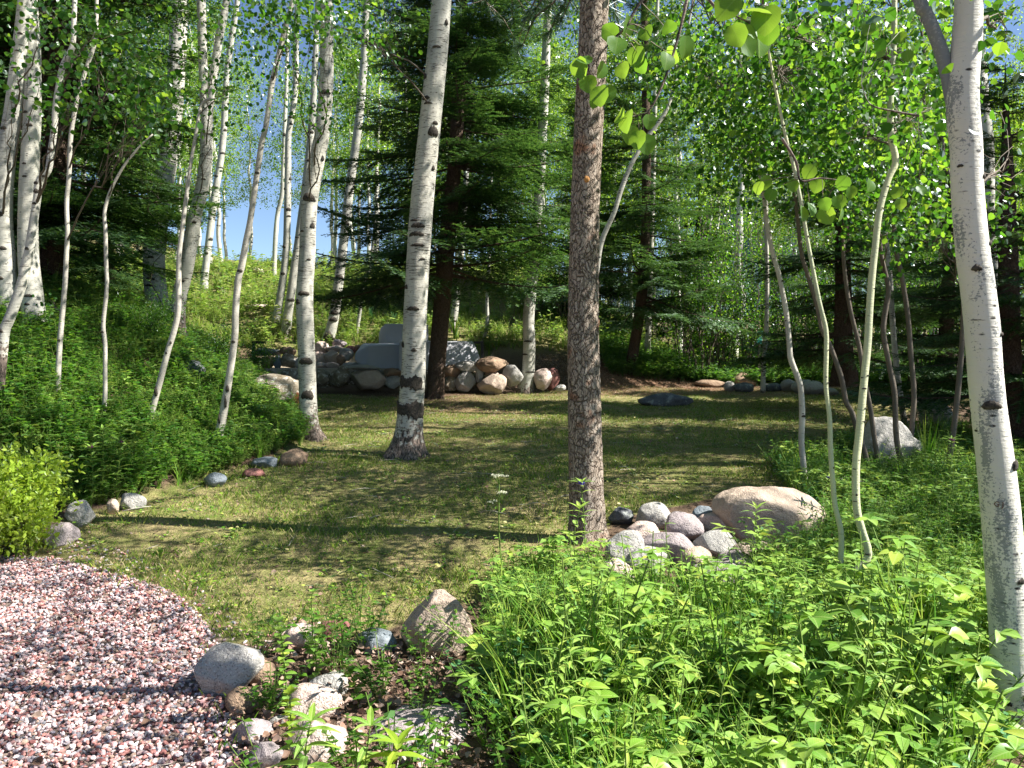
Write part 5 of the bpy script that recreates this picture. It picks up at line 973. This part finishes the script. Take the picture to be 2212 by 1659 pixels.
# gravel
def pebs(n, poly, x0, x1, y0, y1, k, s0, s1, lift):
    pts = sample(n, x0, x1, y0, y1, r, poly); m = len(pts); v, f = ICO[k]; vs = []
    pb_ = MB()
    for c in range(8):
        v2 = v * (1 + r.uniform(-.16, .16, (len(v), 1))); 
        for _ in range(4):
            n_1 = norm(r.normal(0, 1, 3)); e = v2 @ n_1 - .62; v2 = v2 - np.maximum(e, 0)[:, None] * n_1
        q = pts[c::8]; mm = len(q); ax = norm(r.normal(0, 1, (mm, 3)) * [1, 1, .45]); n2 = norm(r.normal(0, 1, (mm, 3)) * .5 + [0, 0, 1]); S = np.stack([r.uniform(.55, .9, mm), r.uniform(.8, 1.25, mm), r.uniform(.38, .65, mm)], -1) * r.uniform(s0, s1, mm)[:, None]
        Mx = frames(ax, n2) * S[:, None, :]; P = np.stack([q[:, 0], q[:, 1], H(q[:, 0], q[:, 1]) + r.uniform(0, lift, mm)], -1); pb_.rep((v2, [(f, 0)]), Mx, P)
    return pb_
gm = pebs(98000, GRAVEL, -5.6, .3, 1.9, 6.3, 2, .007, .015, .02); print('pebbles', gm.n // 42); go = gm.build('gravel', M['pebble']); tag(go, kind='stuff')
g2 = pebs(9000, GR2, -5, .3, 1.9, 6.6, 2, .0075, .0155, .008); tag(g2.build('scattered_pebbles', M['pebble']), kind='stuff')
x = r.uniform(-6.6, -.8, 5000); y = r.uniform(18.4, 21, 5000)
print('lawn', time.time() - T0)

# ------------------------------------------------------------------ individual plants
def plant(name, label, cat, px, py, builder, Y=None, group=None):
    B = hit(px, py) if Y is None else at(px, py, Y); root = empty(name, B, label, cat, group); builder(root, np.array(root.location)); return root
def leafy_stem(path_px, Y, leaf, lf, pairs, mat='plant', r0=.004, tp=POINT, seed=0, up=.25, top=True):
    def b(root, B):
        r = np.random.default_rng(seed); P = np.array([at(a, c, Y(B) if callable(Y) else B[1]) for a, c in path_px]); P[0] = B; Q = crom(P, 6); sm = MB(); tube(sm, Q, np.linspace(r0, r0 * .5, len(Q)), 5, 0); sm.build('stem', M['stem'], root)
        lm = MB(); u = np.linspace(.12, 1, pairs)
        for i, uu in enumerate(u):
            c = np.array([np.interp(uu * (len(Q) - 1), np.arange(len(Q)), Q[:, k]) for k in range(3)]); a0 = i * 1.57 + r.uniform(-.2, .2); n = 2 if uu < .97 else 5
            for j in range(n):
                a = a0 + j * 6.283 / n; d = np.array([[math.cos(a), math.sin(a), up + (.6 if n > 2 else 0)]]); nn = np.array([[-.4 * math.cos(a), -.4 * math.sin(a), 1.]]); lm.rep(tp, frames(d, nn) * lf * r.uniform(.8, 1.1) * (1.15 - .35 * uu), c[None])
        lm.build('leaves', M[leaf], root)
    return b
MT = pointed(.72, .2, 4, .1)
plant('mint_plant', 'tall bright mint stem rising past the rust brown stone', 'plant', 625, 1570, leafy_stem([(625, 1570), (618, 1480), (612, 1420), (608, 1380), (600, 1345)], None, 'plant', .05, 17, tp=MT, seed=1))
plant('mint_plant', 'mint stem in front of the pinkish stone, tip over the lawn', 'plant', 680, 1460, leafy_stem([(680, 1460), (676, 1400), (674, 1340), (672, 1300), (676, 1280)], None, 'plant', .042, 10, tp=MT, seed=2))
plant('mint_plant', 'bushy short mint left of the olive grey cobble', 'plant', 690, 1480, leafy_stem([(690, 1480), (684, 1440), (680, 1400), (690, 1370)], None, 'plant', .055, 9, tp=MT, seed=3))
plant('mint_plant', 'trailing mint stem between flat cobble and leaf litter', 'plant', 775, 1530, leafy_stem([(775, 1530), (766, 1480), (752, 1440), (748, 1400)], None, 'plant', .05, 11, tp=MT, seed=4))
plant('mint_plant', 'yellowish mint shoot at the foot of the tall mint', 'plant', 640, 1640, leafy_stem([(640, 1640), (632, 1590), (628, 1550), (626, 1500)], None, 'yellow_leaf', .05, 10, tp=MT, seed=5))
plant('milkweed_shoot', 'lance leaved shoot at the bottom edge among pink boulders', 'plant', 668, 1800, leafy_stem([(668, 1800), (665, 1700), (660, 1620), (672, 1560)], None, 'plant', .13, 10, tp=pointed(.26, .45, 6, .15), seed=6))
plant('milkweed_shoot', 'lance leaved shoot at the bottom right of the pink boulders', 'plant', 790, 1760, leafy_stem([(790, 1760), (786, 1700), (790, 1640), (800, 1570)], None, 'plant', .12, 10, tp=pointed(.26, .45, 6, .15), seed=7))
plant('milkweed_shoot', 'broad leaved shoot leaning over the bottom edge below the sunken rock', 'plant', 850, 1800, leafy_stem([(850, 1800), (852, 1720), (848, 1650), (860, 1610)], None, 'yellow_leaf', .12, 9, tp=pointed(.3, .4, 6, .15), seed=8))
plant('seedling', 'small round leaved seedling in front of the sunken rock', 'plant', 962, 1640, leafy_stem([(962, 1640), (960, 1610), (964, 1580), (960, 1560)], None, 'plant', .035, 6, tp=ROUND, seed=9))
def knap(px, py, tipx, tipy, seed, pet='petal', lf=.11, n=12):
    def b(root, B):
        r = np.random.default_rng(seed); leafy_stem([(px, py), ((px + tipx) / 2 + 4, (py + tipy) / 2), (tipx, tipy + 8), (tipx, tipy)], None, 'plant', lf, n, tp=LANCE, seed=seed, up=.7)(root, B)
        c = at(tipx, tipy, B[1]); fm = MB(); m = 34; a = r.uniform(0, 6.28, m); d = norm(np.stack([np.cos(a), np.sin(a), r.uniform(.05, 1.2, m)], -1)); fm.rep(POINT_LO, frames(d, np.tile([0, 0, 1.], (m, 1)) + d * .1) * r.uniform(.024, .038, m)[:, None, None], np.tile(c, (m, 1))); fm.build('flower', M[pet], root)
    return b
CFG = 'blue cornflowers among the leafy plants'
plant('cornflower', 'cornflower standing in front of the foot of the pine', 'flower', 1262, 1235, knap(1262, 1235, 1256, 1045, 21))
plant('cornflower', 'vivid blue cornflower low in the bright leafy bed', 'flower', 1412, 1420, knap(1412, 1420, 1410, 1336, 22, lf=.09, n=8))
plant('cornflower', 'blue cornflower left of the slender yellowish sapling', 'flower', 1790, 1160, knap(1790, 1160, 1791, 1033, 23))
plant('cornflower', 'pink violet cornflower against the brown leaning stem', 'flower', 2040, 1120, knap(2040, 1120, 2056, 951, 24, 'pink_petal'))
plant('cornflower', 'small blue cornflower right of the elbow of the palest sapling', 'flower', 1920, 1330, knap(1920, 1330, 1918, 1256, 25, lf=.08, n=8))
plant('cornflower', 'purple cornflower left of the pair on the shaded left bank', 'flower', 196, 1100, knap(196, 1100, 197, 968, 26, 'pink_petal', .14, 14))
plant('cornflower', 'purple cornflower right of the pair on the shaded left bank', 'flower', 240, 1090, knap(240, 1090, 261, 956, 27, 'pink_petal', .14, 14))
plant('milkweed_shoot', 'pale lance leaved stem between the two purple cornflowers', 'plant', 224, 1090, leafy_stem([(224, 1090), (224, 1020), (223, 960), (222, 930)], None, 'plant', .15, 12, tp=LANCE, seed=28, up=.6))
plant('milkweed_shoot', 'upright lance leaved plant before the largest tan boulder', 'plant', 1640, 1240, leafy_stem([(1640, 1240), (1636, 1180), (1632, 1130), (1634, 1100)], None, 'plant', .13, 10, tp=LANCE, seed=29, up=.6))
plant('milkweed_shoot', 'lance leaved plant left of the pine foot', 'plant', 1238, 1290, leafy_stem([(1238, 1290), (1242, 1220), (1240, 1160), (1252, 1100)], None, 'plant', .12, 10, tp=pointed(.3, .3, 5, .15), seed=30, up=.4))
def parsley(root, B):
    r = np.random.default_rng(3); P = np.array([B, at(1085, 1230, B[1]), at(1078, 1150, B[1]), at(1078, 1060, B[1]), at(1078, 1035, B[1])]); Q = crom(P, 8); sm = MB(); tube(sm, Q, np.linspace(.006, .003, len(Q)), 6, 0); fm = MB()
    def umb(c, R0, n):
        for k in range(n):
            a = r.uniform(0, 6.28); q = math.sqrt(r.uniform(0, 1)) * R0; e = c + np.array([math.cos(a) * q, math.sin(a) * q, .03 + .01 * r.random()]); stem_tube(sm, c - [0, 0, .02], e, .0009, 0); m = 12; d = norm(r.normal(0, 1, (m, 3)) * [1, 1, .3]); fm.rep(ROUND_LO, frames(d, np.tile([0, 0, 1.], (m, 1))) * .006, e + r.normal(0, .006, (m, 3)) * [1, 1, .3])
    umb(at(1078, 1040, B[1]), .05, 24); umb(at(1085, 1075, B[1]), .03, 12); umb(at(1064, 1095, B[1]), .03, 10); sm.build('stem', M['stem'], root); fm.build('flower_head', M['umbel'], root)
    lm = MB(); m = 16; cs = np.array([at(1078 + r.uniform(-16, 16), r.uniform(1095, 1250), B[1]) for _ in range(m)]); d = norm(r.normal(0, 1, (m, 3)) + [0, 0, -.2]); lm.rep(POINT, frames(d, np.tile([0, 0, 1.], (m, 1)) + r.normal(0, .3, (m, 3))) * .04, cs); lm.build('leaves', M['plant'], root)
plant('cow_parsley', 'tall cream umbel flower on one stem in front of the lawn', 'flower', 1095, 1300, parsley)
def iris(n, hpx, wd=.022, mat='tall_grass', lean=.25):
    def b(root, B):
        r = np.random.default_rng(int(abs(B[0] * 100))); mb = MB(); h = hpx / F * B[1]
        for k in range(n):
            a = r.uniform(0, 6.28); L = h * r.uniform(.6, 1.05); out = L * r.uniform(.05, lean); t = np.linspace(0, 1, 8); P = B + np.stack([math.cos(a) * out * t ** 1.6 + r.normal(0, .02), math.sin(a) * out * t ** 1.6 + 0 * t, L * t - .03], -1); b2 = a + r.uniform(-.6, .6) + 1.57; sd_ = np.array([math.cos(b2), math.sin(b2), 0]) * wd / 2; ww = np.minimum(1, (1 - t) * 2.2)[:, None]
            mb.add(np.concatenate([P - sd_ * ww, P + sd_ * ww]), np.array([(j, j + 1, 9 + j, 8 + j) for j in range(7)]), 0)
        mb.build('leaves', M[mat], root)
    return b
plant('iris_clump', 'clump of upright sword leaves behind the tall pale grey boulder', 'plant', 2002, 1030, iris(16, 150, .018))
plant('iris_clump', 'sword leaves rising at the bottom of the leafy bed', 'plant', 1372, 1860, iris(9, 290, .02))
IRG = 'iris clumps on the slope above the concrete blocks'
plant('iris_clump', 'left iris clump on the slope above the concrete back block', 'plant', 777, 694, iris(9, 52, .05, 'blue_leaf', .5), group=IRG)
plant('iris_clump', 'pale iris clump just left of the concrete back block', 'plant', 800, 698, iris(9, 46, .05, 'blue_leaf', .6), group=IRG)
plant('iris_clump', 'iris clump peeking over the concrete back block', 'plant', 850, 702, iris(9, 38, .05, 'blue_leaf', .7), group=IRG)
plant('iris_clump', 'iris clump on the slope right of the spruce trunk', 'plant', 983, 732, iris(12, 60, .05, 'tall_grass', .4), group=IRG)
# yellow green bush at the left edge
def bush(w_, h_, dp, n, per, mat, size, tp=POINT_LO, stems=14):
    def b(root, B):
        r = np.random.default_rng(int(n)); sm = MB(); C = []
        for k in range(stems):
            a = r.uniform(0, 6.28); e = B + np.array([math.cos(a) * w_ * r.uniform(.1, 1), math.sin(a) * dp * r.uniform(.1, 1), h_ * r.uniform(.5, 1)]); Lp = limb(sm, B + np.array([math.cos(a), math.sin(a), 0]) * .05, e, .006, .002, 0, .1, 4, k, 8, .04)
            for j in range(2, 8):
                for _ in range(n // stems // 6 + 1): C.append(Lp[j] + r.normal(0, .09, 3))
        lm = MB(); leaves_at(lm, np.array(C), .04, per, size, tp, r, hang=-.4); sm.build('stems', M['sapling_dark'], root); lm.build('foliage', M[mat], root)
    return b
plant('yellow_green_bush', 'bright yellow green leafy bush at the left edge above the gravel', 'shrub', 22, 1200, bush(.42, .72, .4, 700, 9, 'yellow_leaf', .045, POINT, stems=34))
plant('bank_shrub', 'loose leafy shrub on the bank between the shaded saplings', 'shrub', 560, 790, bush(.5, .5, .4, 200, 7, 'weed', .04), Y=16.5)
plant('bank_shrub', 'leafy shrub on the bank around the foot of the thick leaning aspen', 'shrub', 300, 740, bush(.7, .7, .5, 260, 7, 'weed', .04))
plant('bank_shrub', 'leafy shrub between the outcrop and the long leaning sapling', 'shrub', 640, 900, bush(.3, .3, .3, 120, 7, 'weed', .03), Y=12.5)
plant('bank_shrub', 'dark leafy shrub below the forked aspen', 'shrub', 440, 790, bush(.7, .6, .5, 260, 7, 'weed', .04))

# hanging aspen twigs near the camera
def hang(name, label, path, Y, leaves_, size, seed):
    r = np.random.default_rng(seed); P = np.array([at(a, b_, Y) for a, b_ in path]); root = empty(name, P[0], label, 'branch'); Q = crom(P, 8); sm = MB(); tube(sm, Q, np.linspace(.004, .0014, len(Q)), 6, 0)
    lm = MB(); n = len(leaves_)
    for (lx, ly, s_, up) in leaves_:
        c = at(lx, ly, Y + r.uniform(-.05, .05)); j = int(np.argmin(np.linalg.norm(Q - c, axis=1))); d = norm(np.array([r.normal(0, .35), r.normal(0, .3), -1 if not up else .2])); base = c - d * size * s_ * .5
        limb(sm, Q[j], base, .0009, .0007, 0, .05, 3, int(lx), 5, .03); nn = np.array([r.normal(0, .8), -1, r.normal(.2, .6)]); lm.rep(HEART, frames(d[None], nn[None]) * size * s_ * .98, base[None], None, True)
    sm.build('twig', M['sapling_grey'], root); lm.build('leaves', M['aspen_near'], root); return root
hang('hanging_twig', 'near aspen twig with large leaves hanging in front of the pine top', [(1420, -40), (1380, 10), (1350, 60), (1325, 85), (1290, 130), (1300, 170)], 1.75,
     [(1252, 145, 1, 0), (1262, 130, .8, 1), (1270, 180, .9, 0), (1296, 205, 1, 0), (1285, 215, .8, 0), (1312, 200, .9, 0), (1300, 150, .8, 0), (1332, 95, 1, 0), (1318, 70, .9, 1), (1355, 60, 1, 1), (1375, 120, 1, 0), (1385, 140, .8, 0), (1345, 150, .8, 0), (1420, 75, .9, 1), (1440, 130, .9, 0), (1445, 60, .8, 1), (1395, 70, .8, 0)], .046, 1)
hang('hanging_twig', 'near aspen twig with pale backed leaves below and right of the pine top', [(1490, -30), (1470, 60), (1440, 160), (1405, 235), (1375, 250)], 1.8,
     [(1355, 260, 1.1, 0), (1362, 290, .9, 0), (1378, 300, .9, 0), (1395, 310, 1, 0), (1402, 262, .7, 0), (1450, 120, .9, 0), (1480, 100, 1, 0), (1340, 250, .8, 1)], .048, 2)
hang('hanging_twig', 'near aspen twig with glowing yellow green leaves at the top right of centre', [(1500, -60), (1540, 10), (1580, 30), (1620, 50)], 1.6,
     [(1573, 15, 1.1, 0), (1640, 25, 1.1, 1), (1655, 40, 1.2, 0), (1640, 85, 1.3, 0), (1590, 75, .9, 0), (1610, 95, 1, 0), (1620, 70, .8, 1), (1572, 78, .8, 1), (1660, 70, .9, 0)], .05, 3)
hang('hanging_twig', 'near aspen twig with a row of round leaves hanging before the right saplings', [(1690, 300), (1720, 350), (1730, 390), (1770, 385), (1820, 390)], 2.1,
     [(1652, 395, 1, 0), (1640, 405, .8, 0), (1712, 400, .8, 0), (1748, 370, .9, 0), (1765, 400, .9, 0), (1735, 460, 1, 0), (1752, 450, .9, 0), (1785, 465, 1.1, 0), (1782, 440, .8, 0), (1816, 460, 1, 0), (1812, 435, .9, 0), (1822, 395, .9, 0), (1838, 415, .8, 0), (1665, 420, .8, 0)], .044, 4)
hang('hanging_twig', 'near aspen twig with leaves right of the pale tall sapling', [(1985, 250), (1930, 240), (1880, 225), (1860, 180)], 2.6,
     [(1875, 60, 1, 0), (1900, 110, .9, 0), (1870, 100, .7, 0), (1945, 80, .9, 0), (1960, 120, .8, 0), (1938, 415, .9, 0), (1945, 440, .8, 0), (1880, 400, .9, 0), (1990, 410, .8, 0)], .048, 5)

# ------------------------------------------------------------------ patio blocks, lamps, sign
import bmesh
def prism(name, poly, y0, y1, mat, parent, inset=0, bev=.02, front_lean=0.0, zmid=None):
    """poly in (x,z); extruded y0..y1"""
    bm = bmesh.new(); f = [bm.verts.new((p[0], y0 - front_lean * (1 if p[1] < (zmid or 0) else 0), p[1])) for p in poly]; b = [bm.verts.new((p[0], y1, p[1])) for p in poly]; n = len(poly); bm.faces.new(f); bm.faces.new(b[::-1])
    for i in range(n): bm.faces.new((f[i], b[i], b[(i + 1) % n], f[(i + 1) % n]))
    bmesh.ops.recalc_face_normals(bm, faces=bm.faces); bmesh.ops.bevel(bm, geom=bm.edges[:], offset=bev, segments=2, affect='EDGES')
    me = bpy.data.meshes.new(name); bm.to_mesh(me); bm.free(); L = np.array(parent.location); me.transform(__import__('mathutils').Matrix.Translation(-Vector(L))); me.materials.append(M[mat]); o = bpy.data.objects.new(name, me); col.objects.link(o); o.parent = parent; return o
def pz(px, py, Y): a = at(px, py, Y); return (a[0], a[2])
def hull(name, pts, mat, parent, bev=.015):
    bm = bmesh.new(); L = np.array(parent.location)
    for p in pts: bm.verts.new(tuple(np.array(p) - L))
    r_ = bmesh.ops.convex_hull(bm, input=bm.verts[:]); bmesh.ops.dissolve_limit(bm, angle_limit=R(3), verts=bm.verts[:], edges=bm.edges[:]); bmesh.ops.recalc_face_normals(bm, faces=bm.faces); bmesh.ops.bevel(bm, geom=bm.edges[:], offset=bev, segments=2, affect='EDGES')
    me = bpy.data.meshes.new(name); bm.to_mesh(me); bm.free(); me.materials.append(M[mat]); o = bpy.data.objects.new(name, me); col.objects.link(o); o.parent = parent; return o
Yc = 18.9; ch = empty('concrete_bench', at(815, 795, Yc), 'low blue grey faceted bench with small upright back block, half behind the front aspen', 'bench')
hull('slab', [at(795, 747, Yc + .08), at(795, 799, Yc - .05), at(930, 743, Yc + .08), at(930, 799, Yc - .05), at(783, 748, Yc + .5), at(768, 762, Yc + .35), at(766, 775, Yc + .3), at(780, 797, Yc + .25), at(783, 742, Yc + 1.0), at(930, 739, Yc + 1.0), at(783, 790, Yc + 1.0), at(930, 790, Yc + 1.0)], 'concrete', ch)
Yb = Yc + 1.05; hull('upright_block', [at(834, 700, Yb + .1), at(837, 747, Yb), at(925, 702, Yb + .1), at(925, 747, Yb), at(822, 708, Yb + .35), at(818, 722, Yb + .35), at(818, 747, Yb + .3), at(834, 699, Yb + .5), at(925, 701, Yb + .5), at(822, 747, Yb + .5), at(925, 747, Yb + .5)], 'concrete', ch)
Yr = 18.75; cb = empty('concrete_block', at(985, 797, Yr), 'large pale concrete block with sloping right end, right of the spruce trunk', 'block')
hull('block', [at(862, 739, Yr - .35), at(862, 800, Yr - .6), at(1012, 738, Yr + .25), at(1020, 800, Yr - .05), at(1024, 741, Yr + .5), at(1036, 770, Yr + .42), at(1037, 800, Yr + .42), at(862, 736, Yr + .7), at(1020, 737, Yr + .75), at(862, 795, Yr + .7), at(1034, 795, Yr + .75)], 'concrete', cb)
def lamp(pxp, ytop, ybot, arm, Y, label):
    B = at(pxp, ybot, Y); root = empty('path_lamp', B, label, 'lamp', 'black path lamps on the patio'); zt = at(pxp, ytop, Y)[2] - B[2]; s = 1 if arm > 0 else -1; L = abs(arm) / F * Y
    mb = MB(); v = lambda x0, x1, y0, y1, z0, z1: (np.array([(x, y, z) for z in (z0, z1) for x, y in ((x0, y0), (x1, y0), (x1, y1), (x0, y1))]), np.array([(0, 3, 2, 1), (4, 5, 6, 7), (0, 1, 5, 4), (1, 2, 6, 5), (2, 3, 7, 6), (3, 0, 4, 7)]))
    a = v(-.032, .032, -.025, .025, -.05, zt - .052); mb.add(a[0] + B, a[1]); mb.build('post', M['black_metal'], root)
    mb = MB(); a = v(-.03 if s > 0 else -L, L if s > 0 else .03, -.035, .035, zt - .05, zt); mb.add(a[0] + B, a[1]); a = v(.04 if s > 0 else -L + .02, L - .02 if s > 0 else -.04, -.022, .022, zt - .062, zt - .053); mb.add(a[0] + B, a[1]); mb.build('lamp_head', M['black_metal'], root)
lamp(548, 737, 790, 26, 19.1, 'black angled path lamp at the left end of the patio'); lamp(1042, 737, 782, -18, 18.9, 'black angled path lamp at the right end of the patio')
Ys = 19.7; Bs = at(1641, 800, Ys); sg = empty('address_sign', Bs, 'small upright teal sign with dark digits in the thicket', 'sign')
def boxm(c, sx, sy, sz): 
    return (np.array([(x, y, z) for z in (-sz, sz) for x, y in ((-sx, -sy), (sx, -sy), (sx, sy), (-sx, sy))]) + c, np.array([(0, 3, 2, 1), (4, 5, 6, 7), (0, 1, 5, 4), (1, 2, 6, 5), (2, 3, 7, 6), (3, 0, 4, 7)]))
cS = at(1641, 729, Ys); hw = 6 / F * Ys; hh = 14 / F * Ys
mb = MB(); mb.add(*boxm(cS, hw, .006, hh)); mb.build('panel', M['pale_cyan'], sg); mb = MB(); mb.add(*boxm((Bs + cS) / 2 + [0, .04, -.05], .025, .025, (cS[2] - Bs[2]) / 2 + .1)); mb.build('post', M['wood_post'], sg)
for ch_, dz, mt in (('7', .015, 'dark_teal'), ('8', -.15, 'teal')):
    tc = bpy.data.curves.new('digit', 'FONT'); tc.body = ch_; tc.size = .2; tc.extrude = .003; tc.align_x = 'CENTER'; tc.offset = .005; to = bpy.data.objects.new('digit', tc); col.objects.link(to); bpy.context.view_layer.update(); me = bpy.data.meshes.new_from_object(to.evaluated_get(bpy.context.evaluated_depsgraph_get())); bpy.data.objects.remove(to); me.materials.append(M[mt]); o = bpy.data.objects.new('digit', me); col.objects.link(o); o.parent = sg; o.rotation_euler = (R(90), 0, 0); o.location = tuple(cS - Bs + np.array([0, -.012, dz]))

# far mountain glimpsed through the right canopy
mx = np.linspace(-700, 1100, 90); my = np.array([420, 520, 640, 760, 900]); hz = np.array([0, 60, 150, 240, 190])
mm = MB(); MX, MY = np.meshgrid(mx, my); prof = sstep(-60, 330, MX) * (1 - .35 * sstep(600, 1100, MX)); MZ = hz[:, None] * prof * (1 + .18 * np.sin(MX * .02 + MY * .01) + .1 * np.sin(MX * .06)) - 25; n = len(mx)
ii = np.arange(len(my) - 1)[:, None] * n; jj = np.arange(n - 1)[None]; mm.add(np.stack([MX, MY, MZ], -1).reshape(-1, 3), np.stack([ii + jj, ii + jj + 1, ii + n + jj + 1, ii + n + jj], -1).reshape(-1, 4), 0, True); tag(mm.build('hills', M['mountain']), kind='structure')
print('done', time.time() - T0)
